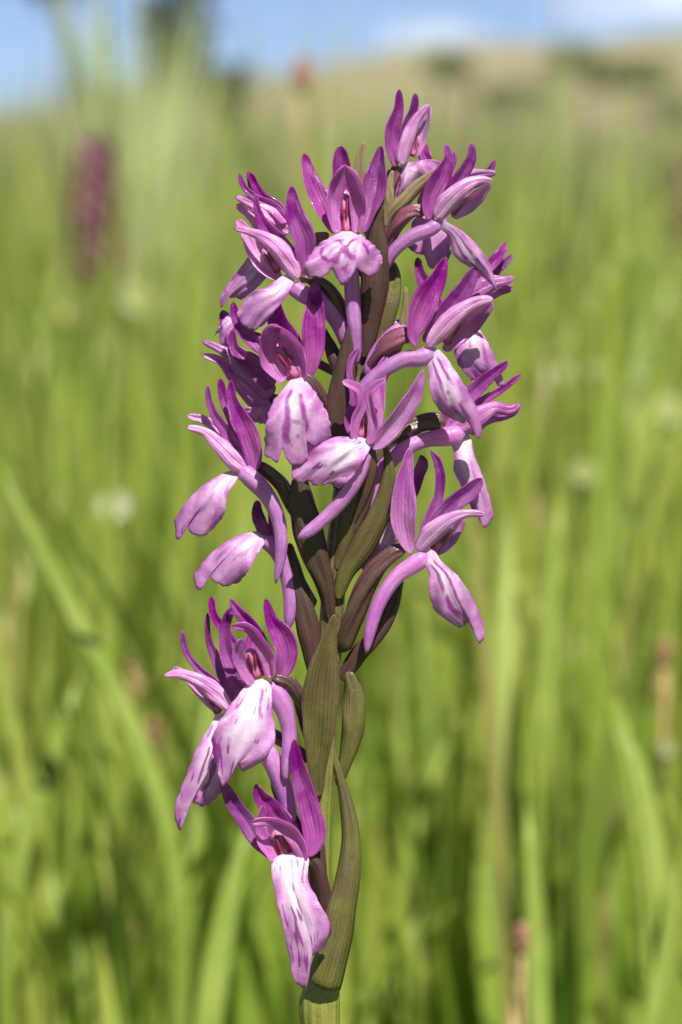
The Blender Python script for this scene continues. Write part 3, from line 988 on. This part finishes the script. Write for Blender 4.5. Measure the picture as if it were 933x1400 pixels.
coons('lip', [(333, 942), (310, 974), (292, 1010), (297, 1046), (302, 1066)], [(366, 932), (371, 974), (375, 1008), (360, 1039), (335, 1055)],
      [(306, 1075), (314, 1068), (319, 1052), (324, 1044), (329, 1052)], M['lip2'], f, (36, 54, 50), 11, fold=1.5)
spur(f, [(364, 934, 12), (380, 952, 16), (395, 995, 12), (394, 1040, 11), (390, 1068, 7)], (26, 24, 28))

# O: outermost left flower with brown-tipped hood
f = flower([(312, 966, 8), (340, 985, 9), (380, 1010, 9), (425, 1040, 8)], (6, 8, 4), 'ovary_dark')
sep(f, [(249, 862, 3), (254, 890, 4), (272, 915, 5), (297, 937, 6), (316, 960, 5)], (10, 10, 8), 0)
sep(f, [(284, 838, 3), (285, 871, 4), (299, 909, 7), (316, 945, 9), (318, 968, 4)], (6, 6, 4), 0)
sep(f, [(289, 814, 4), (292, 840, 5), (308, 864, 6), (326, 890, 6), (326, 940, 5)], (14, 14, 10), 0)
pet(f, [(223, 924, 2), (244, 921, 6), (272, 931, 9), (297, 949, 11), (314, 970, 7)], (14, 18, 12), 0, -0.3)
pet(f, [(236, 913, 4), (256, 925, 6), (276, 948, 7), (300, 972, 6)], (2, 0, 2), 0, 0.3)
column(f, (300, 976), (284, 950), 6, (10, 8))
coons('lip', [(291, 986), (275, 1014), (251, 1073), (240, 1104)], [(308, 982), (322, 1010), (318, 1050), (300, 1086)],
      [(241, 1122), (247, 1135), (252, 1120), (257, 1098), (266, 1097), (276, 1103), (289, 1096)], M['lip2'], f, (8, 18, 10), 10)
spur(f, [(312, 980, 12), (345, 1005, 14), (372, 1040, 16), (388, 1080, 14), (400, 1130, 9)], (6, 12, 16, 16))

# P: lowest flower
f = flower([(414, 1172, 8), (430, 1180, 10), (440, 1210, 10), (446, 1260, 8)], (30, 24, 14), 'bract_dark')
sep(f, [(402, 1010, 4), (406, 1040, 8), (415, 1079, 12), (425, 1115, 15), (430, 1145, 13), (423, 1172, 5)], (36, 34, 40), 6)
sep(f, [(303, 1068, 5), (319, 1097, 9), (337, 1124, 11), (355, 1151, 10), (374, 1174, 5)], (26, 24, 28), 0)
sep(f, [(350, 1072, 4), (357, 1091, 9), (373, 1106, 12), (384, 1126, 17), (392, 1156, 19), (398, 1176, 12)], (24, 24, 34), 0)
pet(f, [(344, 1125, 5), (370, 1123, 6), (394, 1134, 9), (409, 1154, 9), (416, 1178, 6)], (38, 46, 60), -22, 0.4, m=M['hood'])
pet(f, [(360, 1101, 4), (357, 1120, 6), (358, 1145, 8), (376, 1178, 6)], (36, 38, 50), 28, 0.4, m=M['hood'])
column(f, (392, 1180), (380, 1132), 14, (34, 40))
coons('lip', [(375, 1176), (376, 1214), (386, 1256), (396, 1304), (401, 1332)], [(419, 1170), (420, 1202), (436, 1235), (452, 1274), (437, 1303)],
      [(408, 1346), (416, 1351), (423, 1336), (420, 1310), (428, 1306)], M['lip2'], f, (40, 56, 50), 10, fold=2)
spur(f, [(398, 1178, 8), (408, 1200, 8), (420, 1230, 7)], (24, 12, 14))


# bracts
def bract(pts, d, roll=0, cup=-0.35, m='bract', **k):
    k.setdefault('tipround', 0.025)
    return ribbon('bract', pts, M[m], orchid, d, roll, cup, th=2.2, nr=32, wave=0.9, **k)


bract([(498, 194, 3), (493, 215, 6), (490, 250, 8), (500, 300, 8), (512, 340, 6)], (4, 8, 10), 0, 0.3, 'bract_tan')
bract([(523, 281, 3), (516, 305, 10), (515, 330, 16), (513, 365, 19), (511, 400, 19), (505, 440, 16), (497, 490, 9)], (12, 22, 24), 0, -0.4, 'bract_dark')
bract([(596, 232, 3), (583, 243, 5), (570, 254, 8), (552, 274, 9), (534, 293, 8), (520, 330, 6)], (2, 16, 20), 0, -0.4, 'bract_tan')
bract([(537, 233, 2), (533, 252, 6), (532, 275, 7), (524, 310, 6)], (8, 14, 14), 0, -0.3, 'bract_tan')
bract([(450, 320, 4), (440, 324, 7), (430, 326, 7), (445, 345, 7), (480, 380, 6)], (4, 8, 8), 0, -0.3, 'bract_tan')
bract([(555, 392, 2), (555, 415, 5), (553, 440, 7), (540, 480, 8), (515, 530, 7)], (10, 16, 24), 0, -0.3, 'bract_tan')
bract([(479, 443, 3), (474, 485, 11), (468, 530, 18), (464, 570, 20), (464, 615, 16), (462, 670, 8)], (14, 24, 26), 0, -0.4, 'bract_dark')
bract([(441, 448, 4), (450, 470, 8), (462, 500, 10), (472, 540, 8)], (4, 6, 0), 0, -0.3, 'bract_dark')
bract([(530, 345, 3), (538, 372, 9), (534, 410, 13), (524, 450, 13), (508, 520, 8)], (6, 8, -4), 0, -0.3, 'bract')
bract([(410, 652, 10), (412, 680, 17), (420, 720, 20), (433, 765, 18), (446, 805, 12), (452, 850, 6)], (12, 26, 28), 0, -0.4, 'bract_dark')
bract([(527, 607, 3), (532, 644, 8), (528, 672, 12), (518, 705, 15), (495, 748, 17), (472, 785, 12), (462, 820, 7)], (14, 24, 26), 0, -0.4, 'bract')
bract([(507, 612, 8), (497, 655, 15), (484, 700, 15), (472, 740, 12), (462, 780, 7)], (10, 18, 22), 0, -0.4, 'bract')
bract([(548, 790, 5), (538, 825, 9), (515, 868, 11), (490, 895, 12), (468, 930, 8)], (2, 6, 0), 0, -0.3, 'bract_dark')
bract([(396, 742, 4), (405, 790, 11), (420, 850, 16), (430, 900, 14), (438, 960, 8)], (6, 10, 0), 0, -0.4, 'bract_dark')
bract([(457, 840, 3), (449, 880, 13), (441, 925, 22), (437, 965, 25), (436, 1000, 22), (434, 1040, 14), (436, 1090, 6)], (16, 32, 38), 8, 0.18, 'bract')
bract([(476, 918, 6), (484, 950, 14), (483, 990, 16), (476, 1030, 11), (462, 1075, 6)], (4, 8, 4), 0, -0.35, 'bract')
bract([(449, 995, 3), (456, 1030, 4), (466, 1066, 6), (476, 1108, 10), (480, 1150, 13), (477, 1190, 16), (469, 1240, 20), (461, 1290, 22),
       (449, 1330, 24), (442, 1352, 24)], (30, 26, 18, 10, 2), 8, -0.45, 'bract', twist=-20, cap0=0.01)
bract([(374, 1052, 4), (378, 1072, 8), (394, 1110, 9), (420, 1160, 9), (436, 1210, 8)], (4, 8, 4), 0, -0.3, 'bract_dark')
bract([(428, 1095, 4), (432, 1140, 9), (436, 1200, 12), (440, 1260, 9)], (14, 20, 18), 0, -0.4, 'bract_dark')
bract([(398, 925, 5), (408, 950, 9), (424, 1000, 11), (432, 1050, 8)], (6, 10, 4), 0, -0.3, 'bract_dark')

# base of the plant at the ground
gb = to_world(np.array([[424.0, 4300.0, 0.0]]))[0]
bpy.context.view_layer.update()
orchid.location = (float(gb[0]), float(gb[1]), 0.0)
for ch in orchid.children:
    ch.location = (-orchid.location.x, -orchid.location.y, 0.0)


# ------------------------------------------------------------------ meadow grass
def blades_mesh(name, px, py, h, wd, bend, mat, nseg=7, kdry=0.03, hue=None, lean=None):
    """many curved grass blades (folded ribbons) in one mesh"""
    n_ = len(px)
    az = rng.uniform(0, 2 * pi, n_)              # bending direction
    fz = az + rng.normal(0, 0.5, n_) + pi / 2    # width direction
    t = np.linspace(0, 1, nseg + 1)[None, :]
    b = (bend * h)[:, None]
    cx = px[:, None] + np.cos(az)[:, None] * b * t ** 2.2
    cy = py[:, None] + np.sin(az)[:, None] * b * t ** 2.2
    droop = np.clip(bend, 0, 1)[:, None]
    cz = h[:, None] * (t - 0.42 * droop * t ** 3)
    tw = rng.uniform(-0.9, 0.9, n_)[:, None] * t
    wx = np.cos(fz[:, None] + tw)
    wy = np.sin(fz[:, None] + tw)
    wv = wd[:, None] * (0.55 + 0.9 * t) * np.clip((1 - t) * 2.2, 0.02, 1) ** 0.8
    fold = 0.28 * wv
    V = np.zeros((n_, nseg + 1, 3, 3), np.float32)
    for k, s in enumerate((-1, 0, 1)):
        o = fold if s == 0 else 0 * fold
        V[:, :, k, 0] = cx + s * wx * wv + o * wy
        V[:, :, k, 1] = cy + s * wy * wv - o * wx
        V[:, :, k, 2] = cz
    nv = (nseg + 1) * 3
    base = np.arange(n_)[:, None, None] * nv
    i = np.arange(nseg)[None, :, None] * 3
    k = np.arange(2)[None, None, :]
    a = base + i + k
    Fq = np.stack([a, a + 1, a + 4, a + 3], -1).reshape(-1, 4)
    me = bpy.data.meshes.new(name)
    me.vertices.add(n_ * nv)
    me.vertices.foreach_set('co', V.ravel())
    me.loops.add(Fq.size)
    me.loops.foreach_set('vertex_index', Fq.ravel().astype(np.int32))
    me.polygons.add(len(Fq))
    me.polygons.foreach_set('loop_start', np.arange(0, Fq.size, 4, dtype=np.int32))
    me.polygons.foreach_set('loop_total', np.full(len(Fq), 4, np.int32))
    me.polygons.foreach_set('use_smooth', np.ones(len(Fq), bool))
    me.update(calc_edges=True)
    at_ = me.attributes.new('blade', 'FLOAT_COLOR', 'POINT')
    c = np.ones((n_, nseg + 1, 3, 4), np.float32)
    hu = rng.beta(1.6, 1.6, n_) if hue is None else hue
    c[..., 0] = hu[:, None, None]
    c[..., 1] = t[:, :, None]
    c[..., 2] = (rng.uniform(0, 1, n_) * (0.9 / (1 - kdry)))[:, None, None].clip(0, 1)
    at_.data.foreach_set('color', c.ravel())
    me.materials.append(mat)
    o = bpy.data.objects.new(name, me)
    col.objects.link(o)
    return o


def scatter(n_, y0, y1, half, power=1.0):
    """points in a wedge behind the orchid, widening with distance from the camera"""
    u = rng.uniform(0, 1, n_) ** power
    y = y0 + (y1 - y0) * u
    hw = half[0] + (y - y0) / (y1 - y0) * (half[1] - half[0])
    return rng.uniform(-1, 1, n_) * hw, y


# near meadow behind the orchid
cx_, cy_ = [], []
x, y = scatter(4700, 0.42, 1.3, (0.50, 1.0), 0.9)
# gather blades into loose tufts
tx, ty = scatter(340, 0.42, 1.3, (0.52, 1.05), 0.9)
pick = rng.integers(0, 340, 4700)
x = np.where(rng.uniform(0, 1, 4700) < 0.6, tx[pick] + rng.normal(0, 0.022, 4700), x)
y = np.where(rng.uniform(0, 1, 4700) < 0.6, np.maximum(0.38, ty[pick] + rng.normal(0, 0.022, 4700)), y)
h = rng.normal(0.285, 0.06, 4700).clip(0.12, 0.43)
wd = rng.lognormal(math.log(0.0026), 0.38, 4700).clip(0.001, 0.006)
o = blades_mesh('meadow_grass', x, y, h, wd, rng.beta(1.3, 5.0, 4700) * 0.75, M['grass'], 9)
tag(o, 'bright green grass blades standing close behind the orchid', 'grass', kind='stuff')

x, y = scatter(24000, 1.2, 4.2, (1.2, 3.0), 0.8)
h = (rng.normal(0.31, 0.06, 24000) + (rng.uniform(0, 1, 24000) < 0.08) * 0.10).clip(0.12, 0.52)
wd = rng.lognormal(math.log(0.0026), 0.35, 24000).clip(0.001, 0.006)
o = blades_mesh('meadow_grass', x, y, h, wd, rng.beta(1.2, 4.0, 24000) * 0.8, M['grass'], 6)
tag(o, 'green meadow grass filling the middle distance', 'grass', kind='stuff')

x, y = scatter(44000, 4.0, 30.0, (4.0, 19.0), 1.4)
h = (rng.normal(0.34, 0.07, 44000)).clip(0.12, 0.55)
wd = rng.lognormal(math.log(0.004), 0.3, 44000) * (1 + y / 10)
o = blades_mesh('meadow_grass', x, y, h, wd, rng.beta(1.2, 3.5, 44000) * 0.8, M['fargrass'], 4, 0.06)
tag(o, 'pale far meadow grass running back to the foot of the hill', 'grass', kind='stuff')

# short turf round the orchid and under the camera
x = rng.uniform(-0.9, 0.9, 5200)
y = rng.uniform(-1.0, 0.45, 5200)
keep = (x ** 2 + y ** 2 > 0.02 ** 2) & ((x ** 2 + (y + F) ** 2 > 0.06 ** 2))
x, y = x[keep], y[keep]
h = rng.normal(0.10, 0.03, len(x)).clip(0.03, 0.17) * np.where(np.abs(x) > 0.35, 1.5, 1.0)
o = blades_mesh('meadow_grass', x, y, h, rng.lognormal(math.log(0.0018), 0.3, len(x)), rng.beta(1.5, 3, len(x)), M['grass'], 5)
tag(o, 'short turf around the foot of the orchid', 'grass', kind='stuff')

# tall thin stalks reaching above the horizon
x, y = scatter(1500, 1.4, 9.0, (0.6, 2.2), 0.9)
h = rng.uniform(0.38, 0.54, 1500) + y * 0.014
o = blades_mesh('meadow_grass', x, y, h, rng.uniform(0.0012, 0.0036, 1500), rng.beta(1.2, 6, 1500) * 0.5, M['fargrass'], 8, 0.03, hue=rng.uniform(0.2, 1, 1500))
tag(o, 'tall thin grass stalks standing up against the hill and sky', 'grass', kind='stuff')


# ------------------------------------------------------------------ single plants in the meadow
def world_ribbon(name, pts, mat, parent=None, fold=0.25, face=None, n=22):
    """pts: world (x, y, z, half width) root first; width faces the camera roughly"""
    C = spline([(p[0] * 1e3, p[2] * 1e3, p[1] * 1e3, p[3] * 1e3) for p in pts], n) / 1e3
    P = np.stack([C[:, 0], C[:, 2], C[:, 1]], 1)
    T = nrm(np.gradient(P, axis=0))
    fv = np.array(face if face is not None else (0.15, -1, 0.25), float)
    W = nrm(np.cross(T, np.tile(fv, (n, 1))))
    Nn = np.cross(W, T)
    V, f = [], []
    t = np.linspace(0, 1, n)
    for i in range(n):
        w_ = C[i, 3] * sqrt(max(0.01, 1 - max(0, (t[i] - 0.85) / 0.15) ** 2))
        for s, o_ in ((-1, 0), (-0.5, -.7), (0, -1), (0.5, -.7), (1, 0), (0.5, -.4), (0, -.7), (-0.5, -.4)):
            V.append(P[i] + W[i] * s * w_ + Nn[i] * o_ * fold * w_)
    f = grid_faces(n, 8, True)
    f += [tuple(range(8))[::-1], tuple((n - 1) * 8 + j for j in range(8))]
    return link(name, V, f, mat, parent)


def px_blade(label, path, dist, w_, mat, group=None):
    """a single grass leaf through photo points at one distance, rooted in the ground below its lowest point"""
    pts = [at(px, py, dist) for px, py in path]
    n_ = len(pts)
    root = pts[0].copy()
    dx = (pts[0].x - pts[1].x) * 0.3
    W = []
    base = Vector((root.x + dx, root.y + 0.01, -0.003))
    W.append((base.x, base.y, base.z, w_ * 0.6))
    W.append(((base.x + root.x) / 2, (base.y + root.y) / 2, root.z * 0.5, w_ * 0.8))
    for i, p in enumerate(pts):
        q = i / (n_ - 1)
        W.append((p.x, p.y + 0.01 * q, p.z, w_ * (1.0 - 0.9 * q ** 3)))
    o = world_ribbon('wild_grass', W, M[mat], None)
    return tag(o, label, 'sedge', group)


px_blade('long grass blade slanting across left of the orchid lips', [(215, 1080), (165, 960), (95, 835), (20, 690), (-20, 620)], 0.84, 0.0028, 'midgreen')
px_blade('short upright blade crossing the long slanting one at its foot', [(30, 1160), (70, 1040), (95, 960), (112, 915)], 0.88, 0.0028, 'midgreen')
px_blade('broad pale blade arching over right of the orchid', [(690, 640), (710, 560), (745, 522), (800, 506), (850, 508), (888, 522)], 1.7, 0.0055, 'palegreen')
px_blade('pale greyish blade leaning right above the arching one', [(862, 560), (880, 480), (905, 420), (922, 385)], 1.8, 0.0055, 'palegreen')
px_blade('yellow green upright blade right of the lowest right flower', [(745, 960), (752, 860), (762, 760), (770, 670)], 0.95, 0.0034, 'midgreen')
px_blade('stout bluish green blade standing beside the dry brown stalk', [(738, 1400), (735, 1290), (728, 1180), (722, 1100)], 0.80, 0.0030, 'midgreen')
px_blade('broad bent blade with drooping tip near the brown seed heads', [(880, 1160), (862, 1050), (840, 960), (820, 945), (835, 990)], 0.84, 0.0026, 'midgreen')
px_blade('tall light blade leaning left at the foot of the arching leaf', [(905, 1240), (890, 1120), (868, 1030), (845, 980)], 0.80, 0.0034, 'midgreen')
px_blade('wide light green blade standing left of the lowest flower', [(285, 1400), (300, 1300), (322, 1200), (345, 1120)], 0.80, 0.0038, 'midgreen')
px_blade('thin blade leaning right along the meadow edge', [(890, 1400), (908, 1330), (925, 1240), (940, 1160)], 0.78, 0.0022, 'midgreen')


def tuft(label, px, py_top, dist, n_, spread, mat, wmm=2.2):
    p = at(px, py_top, dist)
    root = bpy.data.objects.new('grass_tuft', None)
    root.location = (p.x, p.y, 0)
    col.objects.link(root)
    tag(root, label, 'grass tuft', 'tall grass tufts against the sky')
    for i in range(n_):
        a = random.uniform(0, 6.28)
        r = random.uniform(0.2, 1) * spread
        h_ = p.z * random.uniform(0.80, 1.03)
        bx, by = cos(a) * 0.006, sin(a) * 0.006
        tx_, ty_ = cos(a) * r, sin(a) * r
        world_ribbon('blade', [(bx, by, -0.004, wmm * 5e-4), (bx + tx_ * .2, by + ty_ * .2, h_ * .4, wmm * 1e-3),
                               (bx + tx_ * .55, by + ty_ * .55, h_ * .78, wmm * 9e-4), (bx + tx_, by + ty_, h_, wmm * 1e-4)],
                     M[mat], root, face=(random.uniform(-.6, .6), -1, .2), n=14)


tuft('tall pale green grass tuft rising beside the far purple orchid', 182, -60, 2.5, 26, 0.07, 'palegreen', 5)
tuft('wispy grass tuft standing in front of the dark round bush', 400, 30, 2.2, 10, 0.06, 'midgreen', 2.6)
tuft('thin grass tuft standing behind the topmost flower', 570, 20, 1.6, 8, 0.04, 'midgreen', 1.6)
tuft('loose grass tuft against the hillside and white cloud', 660, 30, 1.5, 8, 0.05, 'midgreen', 1.8)
tuft('sparse grass tuft left of the far purple orchid', 55, 120, 1.4, 8, 0.04, 'midgreen', 1.7)
tuft('grass tuft standing before the right hand hillside', 820, 110, 1.5, 9, 0.06, 'midgreen', 2.0)


def ball(name, c, r, mat, parent=None, rough=0.25, sub=2):
    """bumpy rounded lump, c local centre, r radii"""
    import bmesh
    bm = bmesh.new()
    bmesh.ops.create_icosphere(bm, subdivisions=sub, radius=1)
    ph = [random.uniform(0, 6) for _ in range(3)]
    for v in bm.verts:
        k = 1 + rough * (sin(v.co.x * 4 + ph[0]) * sin(v.co.y * 5 + ph[1]) + 0.6 * sin(v.co.z * 7 + ph[2])) * 0.6 + random.uniform(-.5, .5) * rough * 0.6
        v.co = Vector((v.co.x * r[0] * k + c[0], v.co.y * r[1] * k + c[1], v.co.z * r[2] * k + c[2]))
    me = bpy.data.meshes.new(name)
    bm.to_mesh(me)
    bm.free()
    me.materials.append(mat)
    o = bpy.data.objects.new(name, me)
    col.objects.link(o)
    if parent:
        o.parent = parent
    return o


def stalk(parent, h_, r, mat, lean=(0, 0), name='stem'):
    V, U = [], []
    nr, ns = 10, 7
    for i in range(nr):
        q = i / (nr - 1)
        for j in range(ns):
            a = 2 * pi * j / ns
            rr = r * (1 - 0.35 * q)
            V.append((lean[0] * q * q + cos(a) * rr, lean[1] * q * q + sin(a) * rr, -0.004 + (h_ + 0.004) * q))
    f = grid_faces(nr, ns, True)
    f += [tuple(range(ns))[::-1], tuple((nr - 1) * ns + j for j in range(ns))]
    return link(name, V, f, mat, parent)


def root_at(name, px, py, dist, label, cat, group=None):
    p = at(px, py, dist)
    o = bpy.data.objects.new(name, None)
    o.location = (p.x, p.y, 0)
    col.objects.link(o)
    tag(o, label, cat, group)
    return o, p.z


# far orchids: stem with many small flowers
def mini_flower_mesh():
    V, f = [], []
    for k in range(6):
        a = 2 * pi * k / 6 + 0.3
        L = 0.0075 if k != 4 else 0.010
        wv = 0.0022 if k != 4 else 0.0042
        c, s = cos(a), sin(a)
        b = len(V)
        for (l, w_, z) in ((0, 0.0006, 0), (L * .5, wv, 0.003), (L, 0.0006, 0.002)):
            for sg in (-1, 1):
                V.append((l * c - sg * w_ * s, l * s + sg * w_ * c, z))
                V.append((l * c - sg * w_ * s, l * s + sg * w_ * c, z - 0.0006))
        for q in (0, 4):
            f += [(b + q, b + q + 2, b + q + 6, b + q + 4), (b + q + 1, b + q + 5, b + q + 7, b + q + 3),
                  (b + q, b + q + 4, b + q + 5, b + q + 1), (b + q + 2, b + q + 3, b + q + 7, b + q + 6)]
    me = bpy.data.meshes.new('flower')
    me.from_pydata(V, [], f)
    me.materials.append(M['farpurple'])
    return me


mf = mini_flower_mesh()
mf2 = mf.copy()
mf2.materials.clear()
mf2.materials.append(M['fardark'])


def far_orchid(label, px, py_top, dist, length, rad, n_):
    root, zt = root_at('marsh_orchid', px, py_top, dist, label, 'orchid')
    stalk(root, zt, 0.0032, M['bract_dark'])
    for i in range(n_):
        q = i / n_
        z = zt - length * q
        a = i * 2.4
        r = rad * (0.35 + 0.65 * min(1, q * 2.2)) * random.uniform(0.7, 1.05)
        o_ = bpy.data.objects.new('flower', mf if i % 3 else mf2)
        col.objects.link(o_)
        o_.parent = root
        o_.location = (cos(a) * r * 0.75, sin(a) * r * 0.75, z)
        o_.rotation_euler = (0, radians(75), a)
        k = random.uniform(0.9, 1.25)
        o_.scale = (k, k, k)
    for i in range(5):
        a = i * 2.1 + 0.5
        world_ribbon('leaf', [(0, 0, zt * (.1 + .1 * i), .003), (cos(a) * .02, sin(a) * .02, zt * (.22 + .1 * i), .006), (cos(a) * .045, sin(a) * .045, zt * (.36 + .1 * i), .001)],
                     M['midgreen'], root, n=10)


far_orchid('distant dark purple orchid spike beside the tall grass tuft', 128, 200, 1.9, 0.078, 0.0165, 90)
far_orchid('faint distant purple orchid spike at the right edge of the meadow', 944, 222, 2.8, 0.075, 0.012, 60)


def seedhead(label, px, py, dist, r, stalkmat='straw', mat='brown', tall=1.3):
    root, z = root_at('seed_head', px, py, dist, label, 'seed head', 'dry brown seed heads in the grass')
    stalk(root, z, 0.0011, M[stalkmat])
    k = 0
    for i in range(14):
        a = i * 2.4
        q = i / 13
        rr = r * sin(pi * (0.12 + 0.8 * q))
        ball('seed', (cos(a) * rr * .6, sin(a) * rr * .6, z + r * tall * (q * 2 - 1)), (r * .45, r * .45, r * .5), M[mat], root, 0.3, 1)


seedhead('reddish brown seed head above the upper left flowers', 413, 102, 1.5, 0.0052)
seedhead('pinkish brown seed head left of the spotted lips', 216, 1010, 0.98, 0.0040)
seedhead('tan seed head standing over the pinkish brown one', 186, 930, 1.15, 0.0032, mat='straw', tall=2.6)
seedhead('brown seed head at the right meadow edge', 910, 893, 1.0, 0.0028)
seedhead('paler brown seed head under another at the right edge', 907, 940, 1.05, 0.0032, mat='straw', tall=1.6)
seedhead('small brown head topping the thick dry stalk', 714, 1282, 0.80, 0.0024, tall=1.2)
px_blade('thick dry tan stalk below a small brown head', [(706, 1420), (708, 1380), (711, 1330), (713, 1292)], 0.802, 0.0020, 'straw')


def white_flower(label, px, py, dist, r, mat='white', n_=9):
    root, z = root_at('white_flower', px, py, dist, label, 'white flower', 'small pale flowers in the meadow')
    stalk(root, z, 0.0009, M['midgreen'])
    for i in range(n_):
        a = 2 * pi * i / n_
        d_ = Vector((cos(a), -0.35 + sin(a) * 0.3, sin(a) * 0.9))
        world_ribbon('petal', [(0, 0, z, r * .12), (d_.x * r * .55, d_.y * r * .5, z + d_.z * r * .55, r * .30), (d_.x * r, d_.y * r, z + d_.z * r, r * .12)],
                     M[mat], root, face=(0.1, -1, 0.5), n=7)
    ball('disc', (0, -r * .12, z), (r * .25, r * .2, r * .25), M['yellow'], root, 0.2, 1)


white_flower('pale white flower low in the grass left of the middle lips', 157, 690, 1.15, 0.0058)
white_flower('bright white flower at the right edge beneath brown heads', 914, 1022, 1.0, 0.0028)
white_flower('pale flower in the far grass left of the orchid', 50, 497, 1.8, 0.010, 'palegreen')
white_flower('pale flower under the distant purple orchid', 188, 405, 2.0, 0.011, 'palegreen')
white_flower('pale flower left of the distant purple orchid foot', 88, 432, 2.0, 0.011, 'palegreen')
white_flower('pale flower below the arching blade', 800, 645, 1.3, 0.0055, 'palegreen')
white_flower('pale flower right of the lowest right flower', 770, 880, 1.1, 0.0060, 'palegreen')
white_flower('pale flower level with the arching blade at the edge', 918, 558, 1.5, 0.0080, 'palegreen')


# ------------------------------------------------------------------ trees, bush and rocks on the slope
def on_hill(px, py):
    """where the ray through a photo pixel meets the slope, or the crest below it"""
    best = None
    for k in range(300):
        dist = 45 + k * 0.35
        p = at(px, py, dist)
        gap = p.z - max(hill_h(p.x, p.y), ground_h(p.x, p.y))
        if gap <= 0:
            return dist
        if best is None or gap < best[0]:
            best = (gap, dist)
    return best[1]


def tree(label, px, py_base, py_top, dist, wpx, group='dark trees at the far side of the meadow', leaves=2600, name='tree', crown0=0.2, leaf='leaf_dark'):
    dist = on_hill(px, py_base)
    k = dist / F * S
    b = at(px, py_base, dist)
    t_ = at(px, py_top, dist)
    gz = max(ground_h(b.x, b.y), hill_h(b.x, b.y))
    H = t_.z - gz
    W = wpx * k / 2
    root = bpy.data.objects.new(name, None)
    root.location = (b.x, b.y, gz)
    col.objects.link(root)
    tag(root, label, name, group)
    V, f = [], []
    ns = 9
    limbs = [((0, 0, -0.2), (W * .05, 0, H * .5), (0, 0, H * .92), W * .13)]
    for i in range(9):
        a = i * 2.4
        z0 = H * (crown0 + 0.07 * i)
        limbs.append(((0, 0, z0), (cos(a) * W * .4, sin(a) * W * .4, z0 + H * .05), (cos(a) * W * .8, sin(a) * W * .8, z0 + H * .12), W * .05))
    for p0, p1, p2, r in limbs:
        off = len(V)
        for i in range(8):
            q = i / 7
            c = [(1 - q) ** 2 * p0[j] + 2 * q * (1 - q) * p1[j] + q * q * p2[j] for j in range(3)]
            rr = r * (1 - 0.85 * q)
            for j in range(ns):
                a = 2 * pi * j / ns
                V.append((c[0] + cos(a) * rr, c[1] + sin(a) * rr, c[2] + (sin(a + 1) * rr * .5 if r < W * .1 else 0)))
        f += grid_faces(8, ns, True, off)
    link('trunk', V, f, M['bark'], root)
    n_ = leaves
    ncl = 60
    cq = rng.uniform(0, 1, ncl)
    ca = rng.uniform(0, 2 * pi, ncl)
    cr_ = np.sqrt(rng.uniform(0, 1, ncl)) * W * (0.35 + 0.75 * np.sin(pi * (0.12 + 0.8 * cq)))
    cc = np.stack([np.cos(ca) * cr_, np.sin(ca) * cr_, H * (crown0 + (1.0 - crown0) * cq)], 1)
    pk = rng.integers(0, ncl, n_)
    pos = cc[pk] + rng.normal(0, 1, (n_, 3)) * np.array([W * .16, W * .16, H * .03])
    L = (0.16 * W) * rng.uniform(0.6, 1.3, n_)
    d1 = nrm(rng.normal(0, 1, (n_, 3)))
    d2 = nrm(np.cross(d1, nrm(rng.normal(0, 1, (n_, 3)))))
    Vq = np.stack([pos - d1 * L[:, None], pos + d2 * L[:, None] * .5, pos + d1 * L[:, None], pos - d2 * L[:, None] * .5], 1).reshape(-1, 3)
    link('crown', Vq, [(4 * i, 4 * i + 1, 4 * i + 2, 4 * i + 3) for i in range(n_)], M[leaf], root, smooth=False)
    return root


tree('tall dark narrow tree behind the pale grass tuft', 248, 150, -170, 95, 100, crown0=0.03)
tree('dark round topped tree at the far left of the skyline', 92, 170, -190, 110, 110, crown0=0.50)
tree('low dark round bush on the slope left of the topmost flower', 314, 180, 88, 62, 58, group=None, leaves=2600, name='bush', crown0=0.1)


def rock(label, px, py, dist, wpx, hpx):
    dist = on_hill(px, py + hpx * .35)
    k = dist / F * S
    p = at(px, py, dist)
    gz = max(ground_h(p.x, p.y), hill_h(p.x, p.y))
    o_ = ball('boulder', (0, 0, 0), (wpx * k / 2, wpx * k / 2.4, hpx * k / 2), M['rock'], None, 0.3, 3)
    o_.location = (p.x, p.y, gz + hpx * k * .22)
    return tag(o_, label, 'boulder', 'tan boulders on the slope')


rock('tan boulder on the skyline behind the distant purple orchid', 108, 185, 70, 75, 60)
rock('tan boulder between the dark tree and the dark bush', 292, 115, 75, 50, 45)


bl = ['low scrub bush near the crest over the right flowers', 'low scrub bush on the hillside right of the topmost flower',
      'low scrub bush below the crest at the far right', 'wide low scrub bush on the bare part of the hillside', 'small scrub bush above the faint right orchid']
for lb, (bx_, by_, bw) in zip(bl, [(612, 90, 70), (700, 135, 90), (860, 100, 110), (780, 80, 80), (925, 150, 70)]):
    tree(lb, bx_, by_ + 20, by_ - 18, 80, bw, group='scrub bushes on the hillside', leaves=900, name='bush', crown0=0.1, leaf='leaf_mid')
